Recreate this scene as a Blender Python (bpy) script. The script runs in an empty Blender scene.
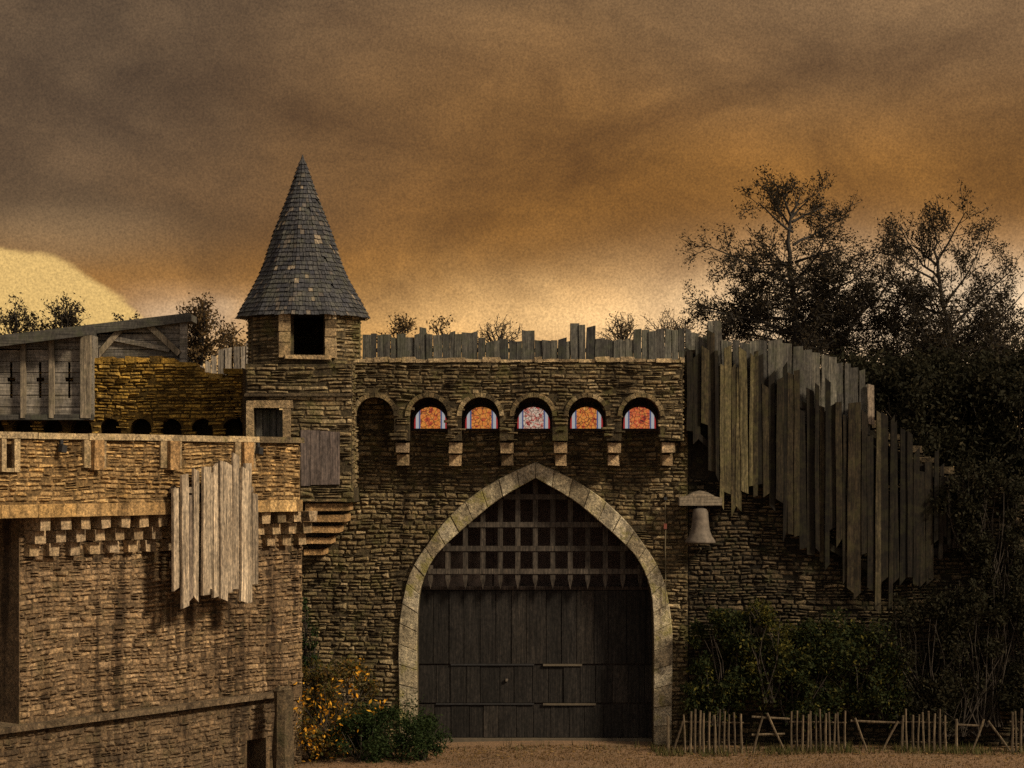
import bpy, math, random
import numpy as np
from mathutils import Vector
random.seed(7)
R = math.radians
U = random.uniform
scene = bpy.context.scene
COL = scene.collection

# ------------------------------------------------------------------ camera frame
CAM_Y, CAM_Z, FPX, HOR = -45.0, 5.5, 2250.0, 470.0
def W(px, py, Y):
    t = (Y - CAM_Y) / FPX
    return Vector(((px - 512) * t, Y, CAM_Z - (py - HOR) * t))
def WX(px, Y): return (px - 512) * (Y - CAM_Y) / FPX
def WZ(py, Y): return CAM_Z - (py - HOR) * (Y - CAM_Y) / FPX

# ------------------------------------------------------------------ object helpers
def link(o):
    COL.objects.link(o); return o
def tag(o, label=None, cat=None, group=None, kind=None):
    if label: o['label'] = label
    if cat: o['category'] = cat
    if group: o['group'] = group
    if kind: o['kind'] = kind
    return o
def thing(name, label, cat, loc, group=None):
    o = bpy.data.objects.new(name, None); link(o)
    o.empty_display_size = 0.2
    o.location = loc
    return tag(o, label, cat, group)
def wloc(o):
    v = Vector((0, 0, 0))
    while o is not None:
        v += o.location; o = o.parent
    return v

class MB:
    def __init__(s): s.v = []; s.f = []; s.r = []
    def face(s, pts, r=0.5):
        n = len(s.v); s.v.extend([tuple(p) for p in pts]); s.f.append(tuple(range(n, n + len(pts)))); s.r.append(r)
    def add(s, verts, faces, r=0.5):
        n = len(s.v); s.v.extend([tuple(p) for p in verts])
        for f in faces:
            s.f.append(tuple(i + n for i in f)); s.r.append(r)
    def hexa(s, p, r=0.5):      # p: 4 back corners then 4 front corners
        s.add(p, [(0, 3, 2, 1), (4, 5, 6, 7), (0, 1, 5, 4), (1, 2, 6, 5), (2, 3, 7, 6), (3, 0, 4, 7)], r)
    def box(s, x0, x1, y0, y1, z0, z1, r=0.5):
        s.hexa([(x0, y1, z0), (x1, y1, z0), (x1, y1, z1), (x0, y1, z1), (x0, y0, z0), (x1, y0, z0), (x1, y0, z1), (x0, y0, z1)], r)
    def tube(s, pts, r0, r1, sides=6, r=0.5, cap=True):
        pts = [Vector(p) for p in pts]; n = len(pts); rings = []
        for i, p in enumerate(pts):
            d = (pts[min(i + 1, n - 1)] - pts[max(i - 1, 0)])
            if d.length < 1e-6: d = Vector((0, 0, 1))
            d.normalize()
            a = d.cross(Vector((0.31, 0.95, 0.05))); 
            if a.length < 0.05: a = d.cross(Vector((1, 0, 0)))
            a.normalize(); b = d.cross(a)
            rad = r0 + (r1 - r0) * i / max(1, n - 1)
            rings.append([p + (a * math.cos(2 * math.pi * k / sides) + b * math.sin(2 * math.pi * k / sides)) * rad for k in range(sides)])
        base = len(s.v)
        for rg in rings: s.v.extend([tuple(q) for q in rg])
        for i in range(n - 1):
            for k in range(sides):
                k2 = (k + 1) % sides
                s.f.append((base + i * sides + k, base + i * sides + k2, base + (i + 1) * sides + k2, base + (i + 1) * sides + k)); s.r.append(r)
        if cap:
            s.f.append(tuple(base + k for k in range(sides))[::-1]); s.r.append(r)
            s.f.append(tuple(base + (n - 1) * sides + k for k in range(sides))); s.r.append(r)
    def lathe(s, c, prof, sides=24, r=0.5):   # prof: (radius, z) list about vertical axis through c
        base = len(s.v)
        for rad, z in prof:
            for k in range(sides):
                a = 2 * math.pi * k / sides
                s.v.append((c[0] + rad * math.cos(a), c[1] + rad * math.sin(a), z))
        for i in range(len(prof) - 1):
            for k in range(sides):
                k2 = (k + 1) % sides
                s.f.append((base + i * sides + k, base + i * sides + k2, base + (i + 1) * sides + k2, base + (i + 1) * sides + k)); s.r.append(r)
    def build(s, name, mat, parent=None, smooth=False, origin=None):
        me = bpy.data.meshes.new(name)
        off = wloc(parent) if parent is not None else Vector((0, 0, 0))
        if parent is None and origin is None and s.v:
            a = np.array(s.v); lo = a.min(0); hi = a.max(0)
            origin = ((lo[0] + hi[0]) / 2, (lo[1] + hi[1]) / 2, lo[2])
        if parent is None and origin is not None: off = Vector(origin)
        vs = [(p[0] - off.x, p[1] - off.y, p[2] - off.z) for p in s.v]
        me.from_pydata(vs, [], s.f)
        at = me.attributes.new('rnd', 'FLOAT', 'FACE')
        at.data.foreach_set('value', np.array(s.r, dtype=np.float32))
        if smooth: me.polygons.foreach_set('use_smooth', [True] * len(s.f))
        me.materials.append(mat)
        me.update()
        o = bpy.data.objects.new(name, me); link(o)
        if parent is not None: o.parent = parent
        else: o.location = off
        return o

class F:    # a vertical wall plane: u runs along it, v is the height, d leaves it
    def __init__(s, o, u, n):
        s.o = Vector((o[0], o[1])); s.u = Vector(u[:2]).normalized(); s.n = Vector(n[:2]).normalized()
    def p(s, u, v, d=0.0):
        q = s.o + s.u * u + s.n * d
        return (q.x, q.y, v)
    def box(s, mb, u0, u1, v0, v1, d0, d1, r=0.5, top=0.0, jit=0.0):
        j = lambda: U(-jit, jit)
        mb.hexa([s.p(u0 + j(), v0 + j(), d0), s.p(u1 + j(), v0 + j(), d0), s.p(u1 + j(), v1 + j(), d0), s.p(u0 + j(), v1 + j(), d0),
                 s.p(u0 + j(), v0 + j(), d1 + j()), s.p(u1 + j(), v0 + j(), d1 + j()), s.p(u1 + j(), v1 - top + j(), d1 + j()), s.p(u0 + j(), v1 - top + j(), d1 + j())], r)
    def prism(s, mb, outline, d0, d1, r=0.5):
        n = len(outline)
        vs = [s.p(u, v, d0) for u, v in outline] + [s.p(u, v, d1) for u, v in outline]
        fs = [tuple(range(n))[::-1], tuple(range(n, 2 * n))] + [(i, (i + 1) % n, n + (i + 1) % n, n + i) for i in range(n)]
        mb.add(vs, fs, r)
    def holed(s, mb, u0, u1, v0, v1, d0, d1, holes, r=0.5):
        us = sorted({u0, u1} | {x for h in holes for x in (h[0], h[1]) if u0 < x < u1})
        vs = sorted({v0, v1} | {x for h in holes for x in (h[2], h[3]) if v0 < x < v1})
        for i in range(len(us) - 1):
            for k in range(len(vs) - 1):
                cu, cv = (us[i] + us[i + 1]) / 2, (vs[k] + vs[k + 1]) / 2
                if any(h[0] < cu < h[1] and h[2] < cv < h[3] for h in holes): continue
                s.box(mb, us[i], us[i + 1], vs[k], vs[k + 1], d0, d1, r)

def stones(mb, fr, u0, u1, v0, v1, inside=None, h=(.075, .13), w=(.14, .42), dep=(.012, .055), gap=.014, d0=0.0, wav=.016, keep=.965):
    """rubble masonry in uneven courses: every stone is a small pillow of its own height"""
    ph = [U(0, 6.3) for _ in range(3)]
    def wv(u, v): return wav * (math.sin(u * 1.7 + ph[0] + v) + .6 * math.sin(u * 4.1 + ph[1] + v * 2.0))
    v = v0 - wav * 1.6
    while v < v1:
        hh = U(*h); u = u0 - U(0, w[0])
        while u < u1:
            ww = U(*w) * (0.75 + hh / (h[0] + h[1]))
            a0, a1 = max(u, u0), min(u + ww, u1)
            u += ww
            if a1 - a0 < .06 or random.random() > keep: continue
            parts = [(0, 1)] if random.random() > .14 else [(0, .5), (.5, 1)]
            for (q0, q1) in parts:
                b0, b1 = v + hh * q0, v + hh * q1
                cu, cv = (a0 + a1) / 2, (b0 + b1) / 2
                cw = wv(cu, cv)
                if cv + cw > v1 - .01 or cv + cw < v0 + .01: continue
                if inside and not inside(cu, cv + cw): continue
                jj = min(.022, (b1 - b0) * .18); J = lambda: U(-jj, jj)
                g = gap
                c = [(a0 + g + J(), b0 + g + J()), (a1 - g + J(), b0 + g + J()), (a1 - g + J(), b1 - g + J()), (a0 + g + J(), b1 - g + J())]
                c = [(min(max(x, u0), u1), min(max(y + wv(x, cv), v0), v1)) for x, y in c]
                D = U(*dep); ins = .12 + U(0, .1)
                mx = sum(x for x, y in c) / 4; my = sum(y for x, y in c) / 4
                t = [(x + (mx - x) * ins, y + (my - y) * ins * 1.6) for x, y in c]
                dd = [D * U(.55, 1.0) for _ in range(4)]
                vs = [fr.p(x, y, d0) for x, y in c] + [fr.p(x, y, d0 + k) for (x, y), k in zip(t, dd)] + [fr.p(mx + U(-.2, .2) * (a1 - a0) * .5, my, d0 + D * U(.95, 1.2))]
                mb.add(vs, [(0, 1, 5, 4), (1, 2, 6, 5), (2, 3, 7, 6), (3, 0, 4, 7), (4, 5, 8), (5, 6, 8), (6, 7, 8), (7, 4, 8)], U(.08, 1.0))
        v += hh

# ------------------------------------------------------------------ materials
class NT:
    def __init__(s, tree): s.t = tree; s.n = tree.nodes; s.l = tree.links
    def node(s, typ, **kw):
        n = s.n.new(typ)
        for k, v in kw.items(): setattr(n, k, v)
        return n
    def put(s, sock, v):
        if isinstance(v, bpy.types.NodeSocket): s.l.new(v, sock)
        else: sock.default_value = v
    def m(s, op, a, b=0.0, c=0.0, clamp=False):
        n = s.node('ShaderNodeMath', operation=op, use_clamp=clamp)
        s.put(n.inputs[0], a); s.put(n.inputs[1], b); s.put(n.inputs[2], c)
        return n.outputs[0]
    def mix(s, f, a, b, typ='MIX'):
        n = s.node('ShaderNodeMix', data_type='RGBA', blend_type=typ)
        s.put(n.inputs[0], f)
        for k, v in ((6, a), (7, b)):
            if not isinstance(v, bpy.types.NodeSocket) and len(v) == 3: v = (*v, 1)
            s.put(n.inputs[k], v)
        return n.outputs[2]
    def noise(s, vec, scale, detail=4, rough=.55, dist=0.0):
        n = s.node('ShaderNodeTexNoise')
        s.put(n.inputs['Vector'], vec); n.inputs['Scale'].default_value = scale; n.inputs['Detail'].default_value = detail
        n.inputs['Roughness'].default_value = rough; n.inputs['Distortion'].default_value = dist
        return n.outputs[0]
    def mapr(s, v, a, b, c=0.0, d=1.0, smooth=False):
        n = s.node('ShaderNodeMapRange'); n.interpolation_type = 'SMOOTHSTEP' if smooth else 'LINEAR'
        s.put(n.inputs[0], v); n.inputs[1].default_value = a; n.inputs[2].default_value = b; n.inputs[3].default_value = c; n.inputs[4].default_value = d
        return n.outputs[0]
    def scale(s, vec, sc):
        n = s.node('ShaderNodeVectorMath', operation='MULTIPLY'); s.put(n.inputs[0], vec); n.inputs[1].default_value = sc
        return n.outputs[0]
    def ramp(s, f, stops, const=False):
        n = s.node('ShaderNodeValToRGB'); cr = n.color_ramp
        if const: cr.interpolation = 'CONSTANT'
        while len(cr.elements) < len(stops): cr.elements.new(.5)
        for e, (p, c) in zip(cr.elements, stops): e.position = p; e.color = (*c, 1)
        s.put(n.inputs[0], f); return n.outputs[0]

def even(cols): return [(i / max(1, len(cols) - 1), c) for i, c in enumerate(cols)]

def mat_base(name):
    m = bpy.data.materials.new(name); m.use_nodes = True
    nt = NT(m.node_tree); bs = m.node_tree.nodes['Principled BSDF']
    geo = nt.node('ShaderNodeNewGeometry').outputs['Position']
    at = nt.node('ShaderNodeAttribute', attribute_name='rnd').outputs['Fac']
    return m, nt, bs, geo, at

def stone_mat(name, cols, moss=.25, mosscol=(.075, .075, .022), stain=.5, bump=1.0, rough=.92, blot=.6, mortar=.45):
    m, nt, bs, pos, at = mat_base(name)
    dk = tuple(k * mortar for k in cols[0])
    c = nt.ramp(at, [(0, dk), (.04, dk), (.08, cols[0])] + [(.08 + .92 * i / (len(cols) - 1), q) for i, q in enumerate(cols) if i])
    big = nt.noise(pos, .9, 5, .6)
    fine = nt.noise(pos, 22, 6, .7)
    c = nt.mix(1.0, c, nt.ramp(fine, [(.3, (.3, .29, .28)), (.5, (.95, .95, .95)), (.7, (1.85, 1.76, 1.64))]), 'MULTIPLY')
    med = nt.noise(pos, 5.5, 5, .7, .8)
    c = nt.mix(1.0, c, nt.ramp(med, [(.3, (.45, .44, .43)), (.5, (1, 1, 1)), (.7, (1.5, 1.46, 1.38))]), 'MULTIPLY')
    c = nt.mix(nt.mapr(big, .38, .68, 0, blot), c, nt.mix(1.0, c, (.38, .36, .36), 'MULTIPLY'))
    st = nt.noise(nt.scale(pos, (2.6, 2.6, .2)), 1.3, 5, .62)
    c = nt.mix(nt.mapr(st, .48, .6, 0, stain, True), c, nt.mix(1.0, c, (.27, .25, .25), 'MULTIPLY'))
    ms = nt.noise(pos, 2.4, 6, .7)
    c = nt.mix(nt.mapr(ms, .5, .66, 0, moss, True), c, mosscol)
    nt.put(bs.inputs['Base Color'], c); bs.inputs['Roughness'].default_value = rough
    bs.inputs['Specular IOR Level'].default_value = .2
    b = nt.node('ShaderNodeBump'); b.inputs['Strength'].default_value = bump; b.inputs['Distance'].default_value = .03
    nt.put(b.inputs['Height'], nt.noise(pos, 30, 8, .7)); nt.put(bs.inputs['Normal'], b.outputs[0])
    return m

def wood_mat(name, cols, axis='z', moss=0.0, mosscol=(.09, .1, .03), bump=.5, grain=1.0, rough=.85, dirt=.5, fine=.75):
    m, nt, bs, pos, at = mat_base(name)
    c = nt.ramp(at, even(cols))
    sc = {'z': (1, 1, .035), 'x': (.035, 1, 1), 'y': (1, .035, 1)}[axis]
    off = nt.node('ShaderNodeVectorMath', operation='ADD')
    cmb = nt.node('ShaderNodeCombineXYZ')
    for i in range(3): nt.put(cmb.inputs[i], nt.m('MULTIPLY', at, 13.0 + i * 7))
    nt.put(off.inputs[0], nt.scale(pos, sc)); nt.put(off.inputs[1], cmb.outputs[0])
    g = nt.noise(off.outputs[0], 34, 5, .65)
    c = nt.mix(grain, c, nt.mix(1.0, c, nt.ramp(g, [(.3, (.3, .29, .28)), (.5, (.95, .95, .95)), (.7, (1.6, 1.55, 1.5))]), 'MULTIPLY'))
    fn = nt.noise(nt.scale(pos, (1, 1, .45)), 24, 6, .72)
    c = nt.mix(fine, c, nt.mix(1.0, c, nt.ramp(fn, [(.3, (.3, .29, .28)), (.5, (.95, .95, .95)), (.7, (1.9, 1.8, 1.65))]), 'MULTIPLY'))
    d = nt.noise(nt.scale(pos, (2, 2, .7)), 1.8, 5, .65)
    c = nt.mix(nt.mapr(d, .42, .68, 0, dirt), c, nt.mix(1.0, c, (.3, .27, .25), 'MULTIPLY'))
    if moss:
        ms = nt.noise(pos, 3.1, 6, .7)
        c = nt.mix(nt.mapr(ms, .46, .64, 0, moss, True), c, mosscol)
    nt.put(bs.inputs['Base Color'], c); bs.inputs['Roughness'].default_value = rough
    bs.inputs['Specular IOR Level'].default_value = .2
    b = nt.node('ShaderNodeBump'); b.inputs['Strength'].default_value = bump; b.inputs['Distance'].default_value = .015
    nt.put(b.inputs['Height'], g); nt.put(bs.inputs['Normal'], b.outputs[0])
    return m

def leaf_mat(name, cols, trans=.25):
    m, nt, bs, pos, at = mat_base(name)
    c = nt.ramp(at, even(cols))
    nt.put(bs.inputs['Base Color'], c); bs.inputs['Roughness'].default_value = .7
    bs.inputs['Specular IOR Level'].default_value = .05
    tr = nt.node('ShaderNodeBsdfTranslucent'); nt.put(tr.inputs[0], c)
    mx = nt.node('ShaderNodeMixShader'); mx.inputs[0].default_value = trans
    out = m.node_tree.nodes['Material Output']
    nt.l.new(bs.outputs[0], mx.inputs[1]); nt.l.new(tr.outputs[0], mx.inputs[2]); nt.l.new(mx.outputs[0], out.inputs[0])
    return m

def plain_mat(name, col, rough=.8, metal=0.0, vary=.5):
    m, nt, bs, pos, at = mat_base(name)
    n = nt.noise(pos, 9, 6, .65)
    c = nt.mix(vary, col, nt.mix(1.0, col, nt.ramp(n, [(.3, (.35, .33, .3)), (.7, (1.6, 1.55, 1.5))]), 'MULTIPLY'))
    nt.put(bs.inputs['Base Color'], c); bs.inputs['Roughness'].default_value = rough; bs.inputs['Metallic'].default_value = metal
    b = nt.node('ShaderNodeBump'); b.inputs['Strength'].default_value = .25; b.inputs['Distance'].default_value = .01
    nt.put(b.inputs['Height'], n); nt.put(bs.inputs['Normal'], b.outputs[0])
    return m

M = {}
M['gate_stone'] = stone_mat('gate stone', [(.085, .066, .038), (.18, .134, .072), (.24, .18, .097), (.145, .113, .058), (.30, .23, .135), (.13, .1, .055), (.2, .16, .085), (.42, .33, .2)], moss=.6, mosscol=(.085, .078, .024), stain=.6, mortar=0.85)
M['gate_mortar'] = stone_mat('gate mortar', [(.045, .036, .024)] * 2, moss=.2, stain=.5)
M['dark_stone'] = stone_mat('dark rubble stone', [(.034, .027, .017), (.08, .06, .036), (.108, .081, .049), (.06, .047, .028), (.17, .128, .075)], moss=.5, mosscol=(.04, .042, .016), stain=.5)  # darker brown tones than the gate stone
M['recess_shade'] = stone_mat('recess shade mortar', [(.022, .018, .013)] * 2, moss=.3, stain=.4)
M['bastion_stone'] = stone_mat('bastion stone', [(.14, .096, .056), (.235, .16, .092), (.28, .19, .108), (.2, .134, .077), (.34, .24, .145), (.215, .144, .078), (.41, .285, .162)], moss=.15, stain=.85, blot=.6, mortar=0.95)
M['bastion_mortar'] = stone_mat('bastion mortar', [(.09, .06, .036)] * 2, moss=.1, stain=.7)
M['plinth_stone'] = stone_mat('dark plinth stone', [(.085, .06, .037), (.14, .098, .06), (.18, .125, .075), (.12, .084, .05), (.22, .16, .1)], moss=.3, mosscol=(.06, .055, .02), stain=.7, mortar=0.9)  # darker brown than the wall stone above the ledge
M['parapet_stone'] = stone_mat('parapet stone', [(.2, .13, .06), (.34, .225, .105), (.42, .28, .13), (.3, .19, .085), (.55, .38, .18), (.42, .26, .1)], moss=.15, mosscol=(.2, .12, .03), stain=.5, blot=.5, mortar=0.8)
M['parapet_mortar'] = stone_mat('parapet mortar', [(.13, .085, .045)] * 2, moss=.1, stain=.4)
M['gold_stone'] = stone_mat('golden lichen stone', [(.16, .098, .022), (.36, .22, .043), (.48, .3, .06), (.26, .162, .038), (.58, .38, .1)], moss=.35, mosscol=(.06, .045, .014), stain=.5, mortar=0.6)
M['gold_mortar'] = stone_mat('golden mortar', [(.055, .036, .012)] * 2, moss=.2)
M['ashlar'] = stone_mat('pale ashlar', [(.19, .135, .075), (.3, .22, .125), (.36, .27, .16)], moss=.3, mosscol=(.12, .1, .03), stain=.4, blot=.4)
M['arch_stone'] = stone_mat('lichened arch stone', [(.31, .26, .175), (.39, .34, .235), (.47, .42, .31), (.35, .3, .2)], moss=.75, mosscol=(.19, .17, .04), stain=.55, blot=.55)
M['coping'] = stone_mat('weathered coping', [(.3, .23, .14), (.4, .31, .19), (.47, .36, .21)], moss=.35, mosscol=(.2, .17, .05), stain=.3, blot=.4)
M['corbel'] = stone_mat('corbel stone', [(.29, .21, .125), (.4, .29, .17), (.34, .26, .175)], moss=.2, stain=.3, blot=.4)
M['slab'] = stone_mat('warm slab stone', [(.4, .25, .115), (.46, .29, .14)], moss=.2, stain=.4)
M['grey_wood'] = wood_mat('silver weathered board', [(.17, .15, .13), (.27, .24, .205), (.22, .19, .16), (.34, .3, .25), (.2, .165, .135)], dirt=.6)
M['pale_wood'] = wood_mat('hanging plank wood', [(.12, .098, .078), (.33, .27, .2), (.19, .155, .12), (.42, .345, .255), (.15, .12, .097)], dirt=.6, fine=.95)
M['palisade_wood'] = wood_mat('palisade wood', [(.035, .034, .034), (.085, .082, .074), (.055, .053, .05), (.14, .135, .115), (.065, .06, .056)], moss=.25, mosscol=(.09, .1, .05), dirt=.6)
M['hoard_wood'] = wood_mat('mossy hoarding wood', [(.012, .0095, .006), (.04, .03, .018), (.02, .015, .009), (.07, .056, .032), (.03, .022, .013), (.12, .105, .065)], fine=1.0, moss=.35, mosscol=(.05, .046, .016), dirt=.9)
M['hoard_pale'] = wood_mat('olive stained hoarding wood', [(.03, .024, .014), (.085, .069, .037), (.05, .04, .023), (.13, .112, .06), (.07, .056, .032)], fine=1.0, moss=.4, mosscol=(.085, .08, .028), dirt=.8)
M['hoard_dark'] = wood_mat('dark hoarding wood', [(.007, .0055, .004), (.016, .012, .008), (.010, .008, .006), (.026, .02, .012)], fine=1.0, moss=.35, mosscol=(.03, .029, .011), dirt=.8)
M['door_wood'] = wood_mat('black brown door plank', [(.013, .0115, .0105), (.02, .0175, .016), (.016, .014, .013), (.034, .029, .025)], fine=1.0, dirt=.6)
M['port_wood'] = wood_mat('portcullis oak', [(.042, .035, .029), (.07, .059, .049), (.052, .044, .037)], dirt=.5)
M['dark_wood'] = wood_mat('dark oak', [(.02, .016, .014), (.035, .026, .022), (.027, .02, .018)], dirt=.5)  # plain dark brown oak
M['shed_board'] = wood_mat('shed board', [(.10, .095, .09), (.22, .2, .175), (.14, .13, .118), (.3, .265, .22)], axis='x', moss=.3, mosscol=(.09, .08, .035), dirt=.6)
M['shed_post'] = wood_mat('shed post', [(.16, .135, .1), (.24, .2, .15)], moss=.15, dirt=.4)
M['shed_roof'] = wood_mat('shed roof timber', [(.05, .048, .045), (.085, .08, .072)], axis='x', moss=.5, mosscol=(.07, .075, .045), dirt=.5)
M['picket'] = wood_mat('chestnut paling', [(.05, .038, .025), (.13, .1, .065), (.08, .06, .04)], dirt=.5)
M['slate'] = wood_mat('grey shingle', [(.026, .027, .034), (.052, .053, .062), (.038, .039, .047), (.046, .047, .052), (.07, .069, .07), (.036, .038, .05), (.22, .18, .135)], axis='z', moss=.3, mosscol=(.12, .12, .075), dirt=.45, grain=.5)
M['iron'] = plain_mat('black iron', (.02, .02, .022), .6, .3)
M['lighter_metal'] = plain_mat('lighter brown metal', (.075, .06, .04), .8)
M['bell'] = plain_mat('dull grey bronze', (.1, .083, .066), .8, .1, .8)
M['bell_beam'] = wood_mat('pale headstock', [(.16, .138, .108), (.2, .17, .13)], axis='x', dirt=.4)
M['rope'] = plain_mat('hemp rope', (.12, .1, .06), .9)
M['red_tag'] = plain_mat('faded red tag', (.16, .045, .03), .85)
M['bark'] = plain_mat('dark bark', (.022, .018, .015), .95)
M['twig'] = plain_mat('brown twig', (.028, .021, .015), .95)
M['tympanum_brown'] = plain_mat('dark brown boards', (.04, .027, .023), .9, vary=.9)  # dark reddish brown of the tympanum boards

def glass_mat(name, cols, strength):
    m, nt, bs, pos, at = mat_base(name)
    v = nt.node('ShaderNodeTexVoronoi'); v.inputs['Scale'].default_value = 22; nt.put(v.inputs['Vector'], pos)
    sep = nt.node('ShaderNodeSeparateColor'); nt.put(sep.inputs[0], v.outputs['Color'])
    n = nt.noise(pos, 9, 3, .6)
    f = nt.m('ADD', nt.m('MULTIPLY', sep.outputs[0], .6), nt.m('MULTIPLY', nt.mapr(n, .36, .64), .4))
    c = nt.ramp(f, even(cols))
    ve = nt.node('ShaderNodeTexVoronoi', feature='DISTANCE_TO_EDGE'); ve.inputs['Scale'].default_value = 11; nt.put(ve.inputs['Vector'], pos)
    c = nt.mix(nt.mapr(ve.outputs['Distance'], .02, .09, .8, 0), c, (.03, .008, .006))
    nt.put(bs.inputs['Base Color'], c); nt.put(bs.inputs['Emission Color'], c); bs.inputs['Emission Strength'].default_value = strength
    bs.inputs['Roughness'].default_value = .25
    return m
ORANGE = [(.12, .015, .01), (.55, .07, .03), (.8, .25, .04), (.85, .36, .06), (.7, .16, .04), (.9, .5, .14)]
M['glass_orange'] = glass_mat('orange stained glass', ORANGE, .31)
M['glass_red'] = glass_mat('red orange stained glass', [(.12, .01, .01), (.5, .04, .03), (.75, .14, .04), (.85, .3, .07), (.6, .07, .04), (.9, .45, .14)], .31)
M['glass_pale'] = glass_mat('pale stained glass', [(.15, .02, .02), (.5, .05, .04), (.75, .55, .42), (.8, .7, .55), (.6, .12, .08), (.8, .72, .58)], .3)
def border_mat():
    m, nt, bs, pos, at = mat_base('glass border')
    c = nt.ramp(at, [(0, (.5, .03, .03)), (.3, (.62, .64, .66)), (.7, (.12, .16, .32))], True)
    nt.put(bs.inputs['Base Color'], c); nt.put(bs.inputs['Emission Color'], c); bs.inputs['Emission Strength'].default_value = .24
    bs.inputs['Roughness'].default_value = .25
    return m
M['glass_border'] = border_mat()

M['leaf_dark'] = leaf_mat('dark leaf', [(.012, .012, .008), (.022, .021, .012), (.016, .015, .009), (.036, .03, .016)])
M['leaf_tree'] = leaf_mat('late autumn leaf', [(.02, .017, .013), (.034, .028, .018), (.026, .02, .014), (.05, .036, .02)])
M['leaf_brown'] = leaf_mat('brown leaf', [(.05, .035, .018), (.1, .065, .03), (.07, .045, .02), (.14, .085, .035)])
M['leaf_green'] = leaf_mat('evergreen leaf', [(.012, .02, .008), (.025, .04, .014), (.018, .028, .01), (.04, .055, .018)])
M['leaf_ivy'] = leaf_mat('ivy leaf', [(.012, .017, .008), (.022, .03, .012), (.016, .022, .009), (.018, .024, .009), (.035, .038, .013), (.03, .034, .012), (.1, .085, .018)])
M['leaf_olive'] = leaf_mat('olive leaf', [(.02, .024, .008), (.04, .042, .012), (.06, .055, .014), (.12, .1, .02)])
M['leaf_orange'] = leaf_mat('orange leaf', [(.42, .17, .015), (.7, .32, .025), (.55, .28, .03), (.8, .45, .05)], .3)
M['leaf_mixed'] = leaf_mat('autumn bush leaf', [(.03, .035, .012), (.08, .07, .02), (.06, .04, .016), (.2, .11, .02)])
M['leaf_dry'] = leaf_mat('dry tan leaf', [(.12, .09, .05), (.18, .13, .07), (.1, .075, .045)])
M['grass'] = leaf_mat('dry grass blade', [(.08, .047, .021), (.15, .09, .04), (.11, .066, .03), (.075, .06, .024)])

def ground_mat():
    m, nt, bs, pos, at = mat_base('brown earth')
    n = nt.noise(pos, .7, 6, .6); f = nt.noise(pos, 14, 6, .7)
    c = nt.ramp(n, [(.3, (.10, .06, .03)), (.5, (.17, .1, .05)), (.7, (.13, .085, .042))])
    c = nt.mix(.8, c, nt.mix(1.0, c, nt.ramp(f, [(.3, (.4, .38, .36)), (.7, (1.5, 1.45, 1.4))]), 'MULTIPLY'))
    nt.put(bs.inputs['Base Color'], c); bs.inputs['Roughness'].default_value = .95
    b = nt.node('ShaderNodeBump'); b.inputs['Strength'].default_value = .6; b.inputs['Distance'].default_value = .05
    nt.put(b.inputs['Height'], f); nt.put(bs.inputs['Normal'], b.outputs[0])
    return m
M['ground'] = ground_mat()

# ------------------------------------------------------------------ ground
def gh(x, y):
    near = max(0.0, 1 - abs(y + 4) / 9)
    return .05 * near * (math.sin(x * 1.1 + .6) * .6 + math.sin(y * 1.7 + x * .4) * .5) + (.16 * math.exp(-((x + 2.9) / 1.1) ** 2 - ((y + 3.0) / 1.2) ** 2))
mb = MB()
xs = [-900, -300, -100, -40] + [x * .5 for x in range(-36, 37)] + [40, 100, 300, 900]
ys = [-900, -300, -100, -60, -30, -15] + [-12 + y * .5 for y in range(0, 29)] + [8, 20, 60, 200, 900]
for x0, x1 in zip(xs, xs[1:]):
    for y0, y1 in zip(ys, ys[1:]):
        mb.face([(x0, y0, gh(x0, y0)), (x1, y0, gh(x1, y0)), (x1, y1, gh(x1, y1)), (x0, y1, gh(x0, y1))])
tag(mb.build('ground', M['ground'], origin=(0, 0, 0)), kind='structure')
mb = MB()
for _ in range(26000):
    x = U(-4.2, 12); y = U(-5.2, -.15)
    if y > -1.2 and x > 3.2: continue
    z = gh(x, y); a = U(0, 6.3); hgt = U(.015, .06); lean = U(0, .05); w_ = U(.004, .011)
    dx, dy = math.cos(a), math.sin(a)
    mb.face([(x - dx * w_, y - dy * w_, z - .01), (x + dx * w_, y + dy * w_, z - .01), (x - dy * lean, y + dx * lean, z + hgt)], random.random())
tag(mb.build('grass', M['grass']), 'short dry brown grass covering the earth in front of the gate', 'grass', kind='stuff')

mb = MB()
for _ in range(2600):
    x = U(-4.2, 11); y = -.2 - abs(random.gauss(0, 1.6)); z = gh(x, y) + .012; a = U(0, 6.3); q = U(.02, .05); c_, s_ = math.cos(a) * q, math.sin(a) * q
    mb.face([(x - c_, y - s_, z), (x + s_ * .6, y - c_ * .6, z + U(0, .02)), (x + c_, y + s_, z + U(0, .02)), (x - s_ * .6, y + c_ * .6, z)], random.random())
wd = MB()
for _ in range(7000):
    cxx = U(-3.8, 11.5); 
    if -2.25 < cxx < 2.75 and random.random() < .93: continue
    clump = math.sin(cxx * 5.1) + math.sin(cxx * 2.3 + 1)
    y = -U(.1, 1.0) if cxx < 2.8 else -U(.7, 1.6)
    if clump < -.3 and random.random() < .7: continue
    z = gh(cxx, y); a = U(0, 6.3); hgt = U(.05, .2); ln = U(.02, .1); w_ = U(.006, .013); dx, dy = math.cos(a), math.sin(a)
    wd.face([(cxx - dx * w_, y - dy * w_, z - .01), (cxx + dx * w_, y + dy * w_, z - .01), (cxx - dy * ln, y + dx * ln, z + hgt)], random.random())
tag(wd.build('weeds', leaf_mat('weed blade', [(.03, .04, .012), (.07, .07, .025), (.12, .09, .04), (.05, .055, .018)])), 'tufts of weeds and long grass along the foot of the walls and the picket fence', 'weeds', kind='stuff')
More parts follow.
